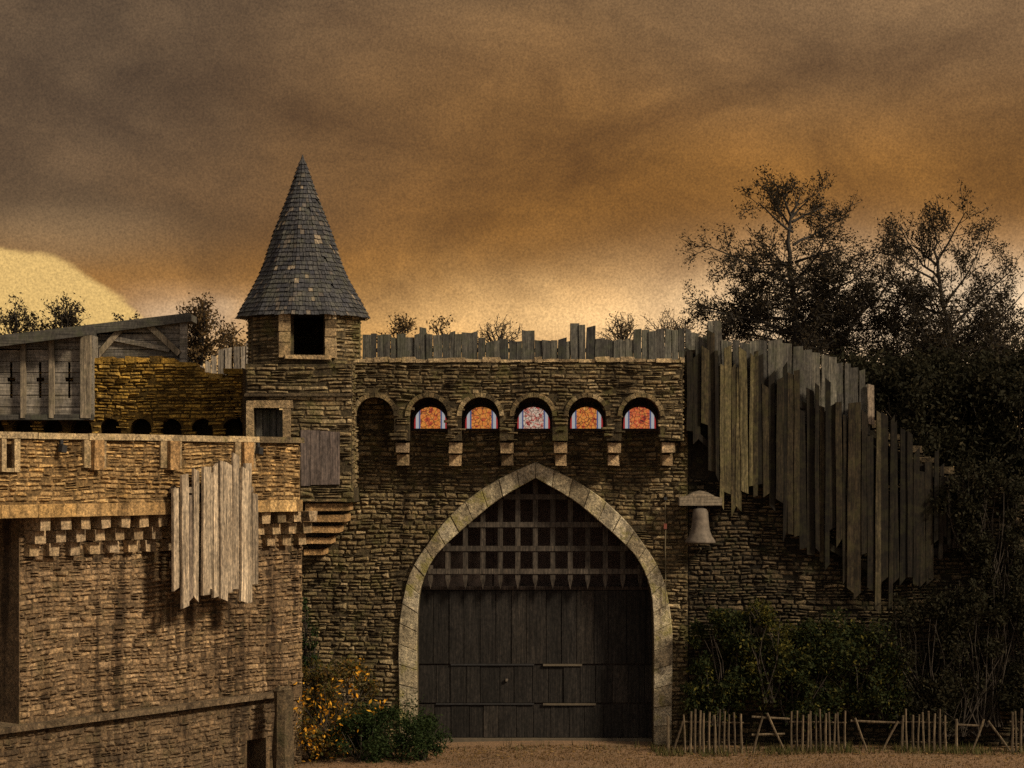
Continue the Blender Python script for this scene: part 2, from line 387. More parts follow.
tag(mb.build('fallen_leaves', leaf_mat('fallen leaf', [(.09, .05, .02), (.2, .12, .045), (.06, .04, .02), (.28, .18, .08)])), 'brown fallen leaves scattered on the earth before the gate', 'fallen leaves', kind='stuff')
# ------------------------------------------------------------------ gatehouse
G = F((0, 0), (1, 0), (0, -1))
def gx(px): return (px - 512) * .02
def gz(py): return CAM_Z - (py - HOR) * .02
gate = thing('gatehouse', 'stone gatehouse with large pointed arch under a row of five glowing arched windows', 'gatehouse', (gx(535), .3, 0))

def crom(pts, n):
    out = []
    P = [pts[0]] + pts + [pts[-1]]
    for i in range(1, len(P) - 2):
        for k in range(n):
            t = k / n; a, b, c, d = P[i - 1], P[i], P[i + 1], P[i + 2]
            out.append(tuple(.5 * (2 * b[j] + (c[j] - a[j]) * t + (2 * a[j] - 5 * b[j] + 4 * c[j] - d[j]) * t * t + (3 * b[j] - a[j] - 3 * c[j] + d[j]) * t ** 3) for j in (0, 1)))
    out.append(pts[-1]); return out
inner = crom([(118, 745), (118, 690), (118, 630), (115, 590), (104, 562), (88, 543), (61, 519), (36, 499), (0, 478)], 4)
outer = crom([(136, 745), (136.5, 690), (136.5, 630), (130, 588), (121, 564), (105, 540), (93, 524), (74, 505), (55, 490), (30, 475.5), (0, 462)], 4)
ACX = 535.5
in_l = [(gx(ACX - a), gz(b)) for a, b in inner]; in_r = [(gx(ACX + a), gz(b)) for a, b in inner]
out_y = np.array([gz(b) for a, b in outer]); out_a = np.array([a * .02 for a, b in outer])
def in_arch(u, v, pad=0.0):
    if v > gz(462): return False
    return abs(u - gx(ACX)) < np.interp(v, out_y, out_a) - pad
mb = MB()
XL, XR = gx(292), gx(688)
outline = [(XL, 0)] + in_l + in_r[::-1][1:] + [(XR, 0), (XR, gz(363)), (XL, gz(363))]
G.prism(mb, outline, -1.2, 0, .0)
stones(mb, G, XL, XR, 0, gz(366), lambda u, v: not in_arch(u, v, .1) and not (v > gz(396)) and not (v > gz(430) and any(abs(u - gx(c)) < .45 for c in (430, 481, 533, 586, 639))), h=(.05, .115), w=(.085, .24), dep=(.01, .065))
mb.build('wall', M['gate_stone'], gate)
# arch ring of voussoirs
mb = MB()
def arc_pts(pr, n):
    p = np.array(pr); s = np.concatenate([[0], np.cumsum(np.hypot(*np.diff(p, axis=0).T))]); t = np.linspace(0, s[-1], n)
    return [(np.interp(q, s, p[:, 0]), np.interp(q, s, p[:, 1])) for q in t]
NV = 17
for sgn in (-1, 1):
    a = arc_pts(inner, NV * 4 + 1); b = arc_pts(outer, NV * 4 + 1)
    for i in range(NV):
        rr = random.random(); pr = .10 + U(-.012, .012)
        ii = range(i * 4, i * 4 + 5)
        inn = [(gx(ACX + sgn * a[k][0]), gz(a[k][1])) for k in ii]; ou = [(gx(ACX + sgn * b[k][0]), gz(b[k][1])) for k in ii]
        cx = sum(p[0] for p in inn + ou) / 10; cy = sum(p[1] for p in inn + ou) / 10
        sh = lambda p, f: (p[0] + (cx - p[0]) * f, p[1] + (cy - p[1]) * f)
        pl = [sh(p, .004) for p in inn] + [sh(p, .004) for p in ou[::-1]]
        jt = U(.03, .07); pt = [sh(p, jt + U(0, .04)) for p in inn] + [sh(p, jt + U(0, .04)) for p in ou[::-1]]
        n = len(pl)
        vs = [G.p(u, v, -.25) for u, v in pl] + [G.p(u, v, pr * .75) for u, v in pl] + [G.p(u, v, pr) for u, v in pt]
        mb.add(vs, [(k, (k + 1) % n, n + (k + 1) % n, n + k) for k in range(n)] + [(n + k, n + (k + 1) % n, 2 * n + (k + 1) % n, 2 * n + k) for k in range(n)] + [tuple(range(2 * n, 3 * n))], rr)
mb.build('arch_surround', M['arch_stone'], gate)

# projecting gallery carried on corbels
ACs = [377, 430, 481, 533, 586, 639]
mb = MB(); hw = 19.0 * .02; AR = hw
BZ = gz(441)
ol = [(gx(355), gz(364)), (gx(680), gz(364)), (gx(680), BZ)]
for c in ACs[::-1]:
    cx = gx(c); cz = gz(398) - AR
    ol.append((cx + hw, BZ))
    for k in range(0, 17):
        a = math.pi * k / 16
        ol.append((cx + hw * math.cos(a), cz + AR * math.sin(a)))
    ol.append((cx - hw, BZ))
ol.append((gx(355), BZ))
GD = .72
G.prism(mb, ol[::-1], 0.003, GD, .0)
def in_gal(u, v):
    for c in ACs:
        cx = gx(c); cz = gz(398) - AR
        if abs(u - cx) < hw + .03 and (v < cz or math.hypot(u - cx, v - cz) < AR + .1): return False
    return True
stones(mb, G, gx(355), gx(680), BZ, gz(364), in_gal, h=(.05, .09), w=(.1, .28), d0=GD)
stones(mb, F((gx(680), 0), (0, -1), (1, 0)), 0, GD, BZ, gz(364), h=(.06, .1))
stones(mb, F((gx(355), 0), (0, -1), (-1, 0)), 0, GD, BZ, gz(364), h=(.06, .1))
mb.build('gallery', M['gate_stone'], gate)
for c in ACs:       # thin arch rims
    mb = MB()
    cx = gx(c); cz = gz(398) - AR
    for k in range(12):
        a0 = math.pi * (k + .04) / 12; a1 = math.pi * (k + .96) / 12; rr = random.random()
        q = [(cx + r_ * math.cos(a), cz + r_ * math.sin(a)) for r_, a in ((hw - .004, a0), (hw + .085, a0), (hw + .085, a1), (hw - .004, a1))]
        G.prism(mb, q, GD - .2, GD + .035 + U(0, .015), rr)
    mb.build('arch_rim', M['gate_stone'], gate)
mb = MB()
u = gx(355)
while u < gx(680):
    w_ = U(.15, .4); e = min(u + w_, gx(680) + .04)
    G.box(mb, u, e - .01, gz(364), gz(364) + U(.05, .11), GD - .5, GD + U(.02, .07), random.random(), jit=.012); u = e
mb.build('coping', M['coping'], gate)
for c in (404, 456, 507, 560, 613, 666):
    for (t, b, w_, d) in ((443, 453, 6.2, .64), (455, 465.5, 5.6, .4)):
        mb = MB(); cx = gx(c) + U(-.01, .01)
        G.box(mb, cx - w_ * .02, cx + w_ * .02, gz(b), gz(t), .003, d, random.random(), jit=.012)
        mb.build('corbel', M['corbel'], gate)
# lit windows in five of the niches
for i, c in enumerate(ACs[1:]):
    cx = gx(c) + .01; z0 = gz(428.5); h_ = .43; w_ = .335
    def seg(w, h, n=10): return [(cx + w * math.cos(math.pi * k / n), z0 + h * (math.sin(math.pi * k / n) ** .7)) for k in range(n + 1)]
    mb = MB()
    a, b = seg(w_ + .05, h_ + .05), seg(w_, h_)
    for k in range(10): G.prism(mb, [a[k], a[k + 1], b[k + 1], b[k]], .004, .075)
    G.box(mb, cx - w_ - .06, cx + w_ + .06, z0 - .05, z0 - .002, .004, .11)
    wn = mb.build('window', M['dark_wood'], gate)
    hs = lambda x: z0 + h_ * (max(0, 1 - ((x - cx) / w_) ** 2) ** .35)
    e = .2
    mb = MB(); xs_ = np.linspace(cx - e, cx + e, 13)
    G.prism(mb, [(cx - e, z0), (cx + e, z0)] + [(x, hs(x)) for x in xs_[::-1]], .004, .035)
    mb.build('stained_glass', M[('glass_orange', 'glass_orange', 'glass_pale', 'glass_orange', 'glass_red')[i]], wn)
    for sg in (-1, 1):
        mb = MB()
        for (r0, r1, rv) in ((.2, .232, .9), (.232, .292, .5), (.292, .325, .1)):
            q = [(cx + sg * r0, z0), (cx + sg * r1, z0), (cx + sg * r1, hs(cx + r1)), (cx + sg * r0, hs(cx + r0))]
            G.prism(mb, q, .004, .03, rv)
        mb.build('border_glass', M['glass_border'], wn)
# doors
DY = .62
mb = MB()
X0, X1 = gx(416), gx(655)
def arch_cut(u):   # height of the intrados above u
    iy = np.array([gz(b) for a, b in inner]); ia = np.array([a * .02 for a, b in inner])
    return float(np.interp(-abs(u - gx(ACX)), -ia, iy))
door = None
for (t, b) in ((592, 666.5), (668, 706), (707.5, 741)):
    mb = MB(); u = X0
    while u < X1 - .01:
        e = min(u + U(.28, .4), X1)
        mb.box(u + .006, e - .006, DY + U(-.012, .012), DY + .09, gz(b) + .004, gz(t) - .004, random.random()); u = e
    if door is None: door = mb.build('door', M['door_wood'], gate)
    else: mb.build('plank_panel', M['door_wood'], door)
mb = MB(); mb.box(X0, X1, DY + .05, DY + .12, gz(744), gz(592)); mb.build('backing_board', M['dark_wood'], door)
for (y, xs0, xs1) in ((667.2, 450, 588), (707, 435, 602)):
    mb = MB(); mb.box(gx(xs0), gx(ACX - 1), DY - .03, DY - .014, gz(y + .8), gz(y - .8)); mb.build('iron_strap', M['iron'], door)
    mb = MB(); mb.box(gx(ACX + 8), gx(xs1 - 5), DY - .04, DY - .014, gz(y + 1.4), gz(y - .7))
    mb.build('iron_strap', M['lighter_metal'], door)  # lighter colour paints a highlight on this half of the strap
mb = MB(); mb.box(gx(505.5), gx(508), DY - .06, DY - .013, gz(684), gz(681.5)); mb.build('handle', M['bell'], door)
mb = MB(); mb.box(X0, X1, DY - .1, DY + .1, gz(748), gz(741.5)); mb.build('threshold', M['lighter_metal'], door)
mb = MB(); mb.box(X0, X1, DY - .03, DY + .2, gz(591.5), gz(588)); mb.build('lintel_beam', M['dark_wood'], gate)
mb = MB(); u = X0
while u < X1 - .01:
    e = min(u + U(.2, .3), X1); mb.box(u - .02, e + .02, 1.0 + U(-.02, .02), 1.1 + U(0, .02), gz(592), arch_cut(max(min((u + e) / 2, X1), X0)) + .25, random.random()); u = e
mb.build('tympanum_board', M['tympanum_brown'], gate)
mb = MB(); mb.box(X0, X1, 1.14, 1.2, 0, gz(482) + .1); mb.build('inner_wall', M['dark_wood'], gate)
port = None
PY = .38
mbp = MB()
for yy in (497, 525, 549, 572):
    half = [a for a, b in inner if abs(b - yy) < 8]; hwd = (np.interp(-yy, [-b for a, b in inner], [a for a, b in inner]) - 1) * .02
    mb = MB(); mb.box(gx(ACX) - hwd, gx(ACX) + hwd, PY - .085, PY - .067, gz(yy + 2.6), gz(yy - 2.6), random.random())
    if port is None: port = mb.build('portcullis', M['port_wood'], gate)
    else: mb.build('cross_bar', M['port_wood'], port)
for k in range(13):
    px = 535.5 + (k - 6) * 17.6
    u = gx(px); top = arch_cut(u) - .02
    if top < gz(588): continue
    w_ = .05
    mb = MB(); rr = random.random(); zb = gz(580)
    mb.box(u - w_, u + w_, PY - .065, PY - .004, zb, top, rr)
    mb.add([(u - w_, PY - .065, zb), (u + w_, PY - .065, zb), (u + w_, PY - .004, zb), (u - w_, PY - .004, zb), (u, PY - .035, gz(590.5))], [(0, 1, 4), (1, 2, 4), (2, 3, 4), (3, 0, 4)], rr)
    mb.build('upright_bar', M['port_wood'], port)

# ------------------------------------------------------------------ wall to the right of the gate
rw = thing('stone_wall', 'dark rubble wall running right from the gate behind the hanging boards', 'wall', (gx(860), .6, 0))
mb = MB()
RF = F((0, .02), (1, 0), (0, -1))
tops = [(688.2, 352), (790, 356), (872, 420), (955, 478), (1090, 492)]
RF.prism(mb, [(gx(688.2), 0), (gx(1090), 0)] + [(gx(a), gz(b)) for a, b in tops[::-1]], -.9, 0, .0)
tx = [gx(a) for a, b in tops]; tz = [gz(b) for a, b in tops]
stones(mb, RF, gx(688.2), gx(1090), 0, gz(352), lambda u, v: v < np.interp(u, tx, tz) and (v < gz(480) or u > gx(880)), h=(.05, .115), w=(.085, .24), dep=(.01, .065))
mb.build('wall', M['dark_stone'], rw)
mb = MB()
for (a, b), (c, d) in zip(tops, tops[1:]):
    n = max(1, int((c - a) / 14))
    for k in range(n):
        q0, q1 = k / n, (k + .96) / n
        x0, x1 = gx(a + (c - a) * q0), gx(a + (c - a) * q1); zz = gz(b + (d - b) * (q0 + q1) / 2)
        RF.box(mb, x0, x1, zz - .04, zz + U(.04, .1), -.92, U(.02, .05), random.random(), jit=.015)
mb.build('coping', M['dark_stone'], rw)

# ------------------------------------------------------------------ plank walls
def plank(mat, parent, fr, u, w, z0, z1, d, th=.045, tilt=0.0, rag=.04):
    mb = MB(); rr = random.random()
    s = [U(-rag, rag) * .8 for _ in range(2)]
    b = [U(-rag, rag) for _ in range(2)]
    du = tilt * (z1 - z0)
    j = U(-.012, .012)
    n = 4; L = [];
    for k in range(n + 1):
        t = k / n; z = z0 + (z1 - z0) * t; off = du * t + U(-.008, .008); wd = w * U(.93, 1.03)
        e0 = (b[0] if k == 0 else s[0] if k == n else 0); e1 = (b[1] if k == 0 else s[1] if k == n else 0)
        L.append((u + off - wd / 2, z + e0, u + off + wd / 2, z + e1))
    vs = []
    for (a, za, c, zc) in L:
        vs += [fr.p(a, za, d + j), fr.p(c, zc, d + j), fr.p(c - .006, zc, d + th + j), fr.p(a + .006, za, d + th + j)]
    fs = [(0, 1, 2, 3), tuple(4 * n + i for i in (3, 2, 1, 0))]
    for k in range(n):
        q = 4 * k
        for i in range(4): fs.append((q + i, q + (i + 1) % 4, q + 4 + (i + 1) % 4, q + 4 + i))
    mb.add(vs, fs, rr)
    return mb.build('plank', mat, parent)

# palisade on the back of the gatehouse wall
PF = F((0, 1.2), (1, 0), (0, -1)); pt_ = (1.2 - CAM_Y) / FPX
px_u = lambda p: (p - 512) * pt_
px_z = lambda q: CAM_Z - (q - HOR) * pt_
pal = thing('palisade', 'grey upright boards of uneven height along the top of the gatehouse', 'palisade', (px_u(528), 1.3, px_z(368)))
def paltop(x):
    tb = [(366, 337), (376, 333), (386, 336), (417, 335), (417.1, 326), (426, 326), (426.1, 335), (444, 334), (480, 333.5), (482, 341), (497, 341), (498, 338.5), (506, 338.5), (507, 341.5), (522, 341.5), (522.1, 329.5), (532, 329.5), (532.1, 340), (570, 339), (571, 325), (598, 325), (598.1, 339), (605, 340), (632, 341), (632.1, 329.5), (684, 328), (700, 334)]
    return np.interp(x, [a for a, b in tb], [b for a, b in tb])
x = 362.0
while x < 694:
    w_ = U(5.2, 9.5)
    for s0, s1 in ((417, 426), (522, 532), (571, 598)):
        if x < s0 < x + w_: w_ = s0 - x if s0 - x > 3 else w_
    plank(M['palisade_wood'], pal, PF, px_u(x + w_ / 2), w_ * pt_ * 1.04, px_z(392), px_z(paltop(x + w_ / 2) + U(-1.8, 1.8)), -.075 + U(-.025, .01), tilt=U(-.012, .012)); x += w_
mb = MB(); PF.box(mb, px_u(363), px_u(694), px_z(352), px_z(348), -.17, -.09); mb.build('rail', M['palisade_wood'], pal)
mb = MB(); PF.box(mb, px_u(363), px_u(694), px_z(384), px_z(379), -.17, -.09); mb.build('rail', M['palisade_wood'], pal)

# paler boards along the top of the wall right of the gate
HF = F((0, 0), (1, 0), (0, -1))
HT = (-.35 - CAM_Y) / FPX
hu = lambda p, Y=-.35: (p - 512) * (Y - CAM_Y) / FPX
hz = lambda q, Y=-.35: CAM_Z - (q - HOR) * (Y - CAM_Y) / FPX
top2 = thing('palisade', 'grey green upright boards stepping down the wall top beneath the large tree', 'palisade', (hu(785), -.3, hz(430)))
def t2(x):
    tb = [(690, 336), (711, 336), (711.1, 323), (722, 323), (722.1, 341), (772, 339), (800, 347), (828, 355), (846, 364), (866, 370), (868, 384), (876, 386)]
    return np.interp(x, [a for a, b in tb], [b for a, b in tb])
x = 696.0
while x < 867:
    w_ = U(5.5, 11); plank(M['palisade_wood'], top2, HF, hu(x + w_ / 2), w_ * HT * 1.04, hz(t2(x) + 75), hz(t2(x + w_ / 2) + U(-2.5, 2.5)), .13, tilt=U(-.012, .012)); x += w_
plank(M['pale_wood'], top2, HF, hu(872), 7 * HT, hz(424), hz(384), .2)
for q in (18, 60):
    mb = MB()
    for (a, b) in ((696, 780), (780, 868)):
        p0, p1 = (hu(a), hz(t2(a + 1) + q)), (hu(b), hz(t2(b - 1) + q))
        HF.prism(mb, [(p0[0], p0[1] - .05), (p1[0], p1[1] - .05), (p1[0], p1[1] + .05), (p0[0], p0[1] + .05)], .03, .125)
    mb.build('rail', M['hoard_dark'], top2)

# mossy hoarding of long boards hung on the wall face
hoard = thing('board_hoarding', 'tall mossy brown hoarding of long ragged boards hung on the wall beside the bell', 'hoarding', (hu(780, -.8), -.7, hz(580, -.8)))
def ht(x): return np.interp(x, [690, 712, 770, 800, 835, 880, 915, 955], [352, 338, 352, 372, 388, 412, 436, 470])
def hb(x): return np.interp(x, [690, 712, 712.5, 722.5, 723, 745, 746, 768, 769, 800, 801, 822, 850, 862, 895, 896, 930, 955], [440, 440, 476, 478, 503, 505, 488, 492, 508, 545, 560, 566, 582, 602, 606, 585, 590, 556])
x = 688.0
while x < 953:
    w_ = U(3.6, 8.0); xm = x + w_ / 2
    if random.random() < .03: x += w_ * .5; continue
    dk = xm > 845 and random.random() < .7 or xm < 702 or 711 < xm < 722 or (xm > 760 and random.random() < .5)
    plank(M['hoard_dark' if dk else 'hoard_pale' if 702 < xm < 768 or random.random() < .12 else 'hoard_wood'], hoard, HF, hu(xm, -.62), w_ * .0197 * 1.05, hz(hb(xm) + (U(-12, 4) if xm < 726 else random.choice((U(-12, 8), U(-12, 8), U(-45, 4)))), -.62), hz(ht(xm) + random.choice((U(-7, 8), U(-5, 10), U(-4, 36))), -.62), U(.235, .33), th=.035, tilt=U(-.014, .014), rag=.12); x += w_
for q in (.16, .5, .84):
    mb = MB()
    for a, b in ((690, 745), (746, 800), (801, 880), (881, 950)):
        z = lambda x: hz(ht(x) * (1 - q) + hb(x) * q, -.5)
        p0, p1 = (hu(a, -.5), z(a + 1)), (hu(b, -.5), z(b))
        HF.prism(mb, [(p0[0], p0[1] - .07), (p1[0], p1[1] - .07), (p1[0], p1[1] + .07), (p0[0], p0[1] + .07)], .05, .232)
    mb.build('rail', M['hoard_dark'], hoard)

# ------------------------------------------------------------------ bell and rope
bx, by = gx(700.3), -.34
bt = (by - CAM_Y) / FPX
bz = lambda q: CAM_Z - (q - HOR) * bt
bxx = WX(700.3, by)
bell = thing('bell', 'dull grey bell hung under a pale carved headstock on the wall right of the arch', 'bell', (bxx, by, bz(543)))
mb = MB()
o_ = [(679, 505.5), (721.5, 505.5), (721.5, 498), (714, 496), (708, 492.5), (700.5, 490.5), (693, 492.5), (687, 496), (679, 497.5)]
F((0, by), (1, 0), (0, -1)).prism(mb, [(WX(a, by), bz(b)) for a, b in o_], -.36, .12); mb.build('headstock', M['bell_beam'], bell)
mb = MB()
mb.lathe((bxx, by), [(.02, bz(507.5))] + [(r * bt, bz(q)) for r, q in ((4, 508), (6.6, 509), (7.8, 512), (8.2, 518), (8.8, 525), (9.8, 531), (11.8, 536), (14.8, 540.5), (15.6, 542.5), (14.5, 543.2), (12, 539), (9, 530), (7, 515))], 28)
mb.build('bell_body', M['bell'], bell, smooth=True)
mb = MB(); mb.box(bxx - .06, bxx + .06, by - .05, by + .05, bz(509), bz(505)); mb.build('strap', M['iron'], bell)
mb = MB(); mb.tube([(bxx, by, bz(520)), (bxx, by, bz(544))], .02, .045, 8); mb.build('clapper', M['iron'], bell)
rx = WX(665.5, -.16)
rope = thing('rope', 'thin vertical rope with a small red tag beside the right side of the arch', 'rope', (rx, -.16, WZ(612, -.16)))
mb = MB(); mb.tube([(rx + U(-.006, .006), -.16, WZ(q, -.16)) for q in range(498, 616, 8)],   .01, .01, 6); mb.build('cord', M['rope'], rope)
mb = MB(); mb.box(rx - .035, rx + .025, -.2, -.13, WZ(529, -.16), WZ(523.5, -.16)); mb.build('red_tag', M['red_tag'], rope)
mb = MB(); mb.box(rx - .03, rx + .03, -.2, 0.02, WZ(500, -.16), WZ(497, -.16)); mb.build('hook', M['iron'], rope)

# ------------------------------------------------------------------ tower
TY = -1.5
T = F((0, TY), (1, 0), (0, -1))
tx_ = lambda p: WX(p, TY); tz_ = lambda q: WZ(q, TY)
tower = thing('tower', 'square stone tower with an eight sided turret under a tall pointed shingle roof', 'tower', (tx_(302), -.3, 0))
mb = MB()
hole = (tx_(254), tx_(283), tz_(438), tz_(408))
T.holed(mb, tx_(246), tx_(352), tz_(488), tz_(364), -.4, 0, [hole], .0)
bdepth = 1.45
mb.box(tx_(246), tx_(246) + .4, TY + .4, TY + bdepth + .9, tz_(488), tz_(364)); mb.box(tx_(352) - .4, tx_(352), TY + .4, TY + bdepth, tz_(488), tz_(364))
mb.box(tx_(246) + .4, tx_(352) - .4, TY + .4, TY + bdepth, tz_(366.5), tz_(364.5))
mb.box(tx_(246) + .4, tx_(352) - .4, TY + .4, TY + bdepth, tz_(488), tz_(484))
stones(mb, T, tx_(246), tx_(352), tz_(488), tz_(397), lambda u, v: not (tx_(247) < u < tx_(291) and tz_(442) < v < tz_(400)) and not (tx_(300) < u < tx_(341) and tz_(486) < v < tz_(430)), h=(.06, .11))
stones(mb, T, tx_(246), tx_(352), tz_(393), tz_(364), h=(.06, .1), d0=.003)
stones(mb, F((tx_(352), TY), (0, 1), (1, 0)), 0, bdepth, tz_(488), tz_(364), h=(.06, .11))
mb.build('wall', M['gate_stone'], tower)
mb = MB(); T.box(mb, tx_(245), tx_(353), tz_(396.5), tz_(393), -.02, .09, .4, top=.03); mb.build('string_course', M['dark_stone'], tower)
mb = MB()
T.box(mb, tx_(246.5), tx_(253.7), tz_(440), tz_(401), .004, .09, .9, jit=.008); T.box(mb, tx_(283.3), tx_(291), tz_(440), tz_(408.5), .004, .07, .6, jit=.008)
T.box(mb, tx_(254), tx_(293), tz_(408), tz_(400.5), .004, .075, .7, jit=.008)
wf = mb.build('window_frame', M['ashlar'], tower)
mb = MB(); T.box(mb, tx_(254), tx_(283), tz_(440), tz_(409.5), -.32, -.26)
for k in range(4): T.box(mb, tx_(255 + k * 7), tx_(261 + k * 7), tz_(440), tz_(409.5), -.259, -.235, random.random())
mb.build('shutter', M['palisade_wood'], wf)
mb = MB()
for k in range(4):
    a = 301 + k * 9.8; T.box(mb, tx_(a), tx_(a + 9.4), tz_(485 + U(-1, 1)), tz_(431 + U(-1, 1)), .0, .06 + U(0, .012), random.random())
mb.build('board_panel', wood_mat('violet grey board', [(.1, .082, .075), (.125, .1, .092)], dirt=.5), tower)
mb = MB(); T.box(mb, tx_(299.5), tx_(354), tz_(502), tz_(488), -1.5, .05, .0); 
stones(mb, T, tx_(299.5), tx_(354), tz_(502), tz_(488), h=(.07, .12), d0=.05)
mb.build('base_slab', M['gate_stone'], tower)
for (a, b, t, bo, d) in ((305, 348, 503.5, 511, -.03), (302, 345, 515, 522, -.1), (298, 338, 526.5, 533, -.18), (298, 330, 538, 544.5, -.28), (302, 322, 550, 556, -.4)):
    mb = MB(); T.box(mb, tx_(a), tx_(b), tz_(bo), tz_(t), -1.49, d, random.random(), jit=.01); cb = mb.build('corbel_slab', M['slab'], tower)
    mb = MB(); T.box(mb, tx_(a + 4), tx_(b - 6), tz_(t) + .002, tz_(t - 5.5), -1.49, d - .28, .3); mb.build('bed_stone', M['dark_stone'], cb)
# turret
OC = (WX(304, -.35), -.35); OT = (-.35 - CAM_Y) / FPX
oz = lambda q: CAM_Z - (q - HOR) * OT
ROT = R(11); RO = 58.5 * OT
def overt(i, r=RO):
    a = ROT + R(-22.5 + 45 * i); return Vector((OC[0] + r * math.sin(a), OC[1] - r * math.cos(a)))
mb = MB()
zb, zt = oz(366), oz(315)
for i in range(8):
    a, b = overt(i), overt(i + 1); L = (b - a).length; ud = (b - a).normalized(); nd = Vector((ud.y, -ud.x))
    fr = F(a, ud, nd)
    holes = [(L * .5 - .37, L * .5 + .29, oz(358), zt - .02)] if i == 0 else []
    fr.holed(mb, 0.0, L, zb, zt, -.22, 0, holes, .0)
    if i in (0,):
        stones(mb, fr, 0, L, zb, oz(358.6), h=(.06, .1))
    elif i in (1, 2, 6, 7): stones(mb, fr, .03, L - .03, zb, zt, h=(.06, .1))
    if i == 0: f0, L0 = fr, L
turret = mb.build('turret', M['gate_stone'], tower)
mb = MB(); mb.add([(*overt(i), oz(362) ) for i in range(8)], [tuple(range(8))]); mb.build('floor', M['dark_wood'], turret)
mb = MB()
c0 = L0 * .5 - .04
for (a, b) in ((-.56, -.335), (.335, .56)):
    z = oz(360)
    while z < zt - .05:
        h_ = U(.16, .3); f0.box(mb, c0 + a, c0 + b, z, min(z + h_ - .01, zt - .01), -.1, .055 + U(0, .02), random.random(), jit=.008); z += h_
f0.box(mb, c0 - .45, c0 + .45, oz(362), oz(358.2), -.18, .1, .6, jit=.008)
mb.build('opening_frame', M['ashlar'], turret)
# roof
prof = [(0.2, 155), (5.5, 170), (14.6, 196), (29, 232.5), (40, 266), (45.2, 277.6), (52.5, 291), (60.5, 305), (67.5, 318)]
RC = (WX(302.5, -.35), -.35)
ry = np.array([oz(b) for a, b in prof])[::-1]; rr_ = np.array([a * OT for a, b in prof])[::-1]
def rad(z): return float(np.interp(z, ry, rr_))
NS = 12
def rv(i, r, z):
    a = ROT + 2 * math.pi * (i - .5) / NS; return Vector((RC[0] + r * math.sin(a), RC[1] - r * math.cos(a), z))
mb = MB()
zs = list(np.linspace(oz(318), oz(160), 26))
for z0, z1 in zip(zs, zs[1:]):
    for i in range(NS): mb.face([rv(i, rad(z0) - .03, z0), rv(i + 1, rad(z0) - .03, z0), rv(i + 1, max(.005, rad(z1) - .03), z1), rv(i, max(.005, rad(z1) - .03), z1)], .3)
mb.face([rv(i, rad(zs[0]) - .03, zs[0]) for i in range(NS)], .2)
z = oz(318.5); 
while z < oz(163):
    e = U(.082, .098); zt_ = z + e * 1.5
    for i in range(NS):
        a0, b0 = rv(i, rad(z) + .022, z), rv(i + 1, rad(z) + .022, z)
        a1, b1 = rv(i, max(.004, rad(zt_) - .012), zt_), rv(i + 1, max(.004, rad(zt_) - .012), zt_)
        L = (b0 - a0).length; n = max(1, round(L / U(.06, .1))); cuts = [0] + sorted((k + U(-.25, .25)) / n for k in range(1, n)) + [1]
        for k in range(n):
            if random.random() < .012: continue
            q0, q1 = cuts[k], cuts[k + 1]; g = .004 / max(L, .02)
            dz = U(-.012, .008); lift = U(0, .012)
            n0 = (a0 + b0) / 2 - Vector((RC[0], RC[1], z)); n0.z = 0; n0 = n0.normalized() if n0.length > 1e-4 else Vector((0, -1, 0))
            p = [a0.lerp(b0, q0 + g) + Vector((0, 0, dz)) + n0 * lift, a0.lerp(b0, q1 - g) + Vector((0, 0, dz)) + n0 * lift, a1.lerp(b1, q1 - g), a1.lerp(b1, q0 + g)]
            rr = random.random() * .93
            big_ = math.sin(i * 2.1 + z * 3.0) + math.sin(z * 7 + i)
            if random.random() < .008 + (.22 if big_ > 1.45 else 0): rr = 1.0
            back = [q - n0 * .018 for q in p[:2]]
            mb.face(p, rr); mb.face([back[0], back[1], p[1], p[0]], rr * .5)
    z += e
mb.build('roof', M['slate'], tower)
mb = MB(); mb.tube([(RC[0], RC[1], oz(166)), (RC[0], RC[1], oz(155))], .075, .012, 8, .2); mb.build('finial', M['slate'], tower)

# ------------------------------------------------------------------ bastion (runs towards the viewer on the left)
BD = Vector((1474, 2250)).normalized(); BN = Vector((BD.y, -BD.x))
Bc = Vector((-212 * 41 / FPX, -4.0))
class Ob(F):
    def __init__(s, off): F.__init__(s, Bc + BN * off, BD, BN)
    def s_(s, px):
        k = (px - 512) / FPX
        return (k * (s.o.y - CAM_Y) - s.o.x) / (s.u.x - k * s.u.y)
    def z_(s, px, py):
        y = s.o.y + s.u.y * s.s_(px); return CAM_Z - (py - HOR) * (y - CAM_Y) / FPX
PP = Ob(0.0); PW = Ob(-.44)
bast = thing('bastion', 'sunlit stone bastion with golden parapet on corbels at the left', 'bastion', (*(PW.o + BD * -3.5), 0))
ZP0, ZP1 = 4.76, 5.99
sL, sR = PP.s_(-90), 0.0
wL, wR = PW.s_(-90), PW.s_(302)
step = PW.s_(19)
mb = MB()
h1 = (PW.s_(247), PW.s_(266), -.01, PW.z_(256, 739))
mbl = MB()
PW.holed(mb, step, wR, -.1, ZP0, -1.2, 0, [h1], .0)
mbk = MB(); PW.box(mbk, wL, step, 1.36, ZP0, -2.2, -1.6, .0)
PW.box(mb, wL, step, -.1, 1.36, -1.9, 0, .0)
stones(mb, PW, step, wR, 1.48, ZP0, h=(.05, .11), w=(.09, .25), dep=(.008, .055))
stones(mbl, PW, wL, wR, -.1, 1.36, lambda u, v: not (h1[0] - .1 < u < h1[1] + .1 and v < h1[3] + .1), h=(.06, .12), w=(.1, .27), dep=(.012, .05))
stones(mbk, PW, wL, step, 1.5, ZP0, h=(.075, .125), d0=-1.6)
mbk.build('recess_wall', M['recess_shade'], bast)  # near-black colour paints the shade of the recess
PW.box(mb, step, step + .5, 1.36, ZP0, -1.6, -1.19)
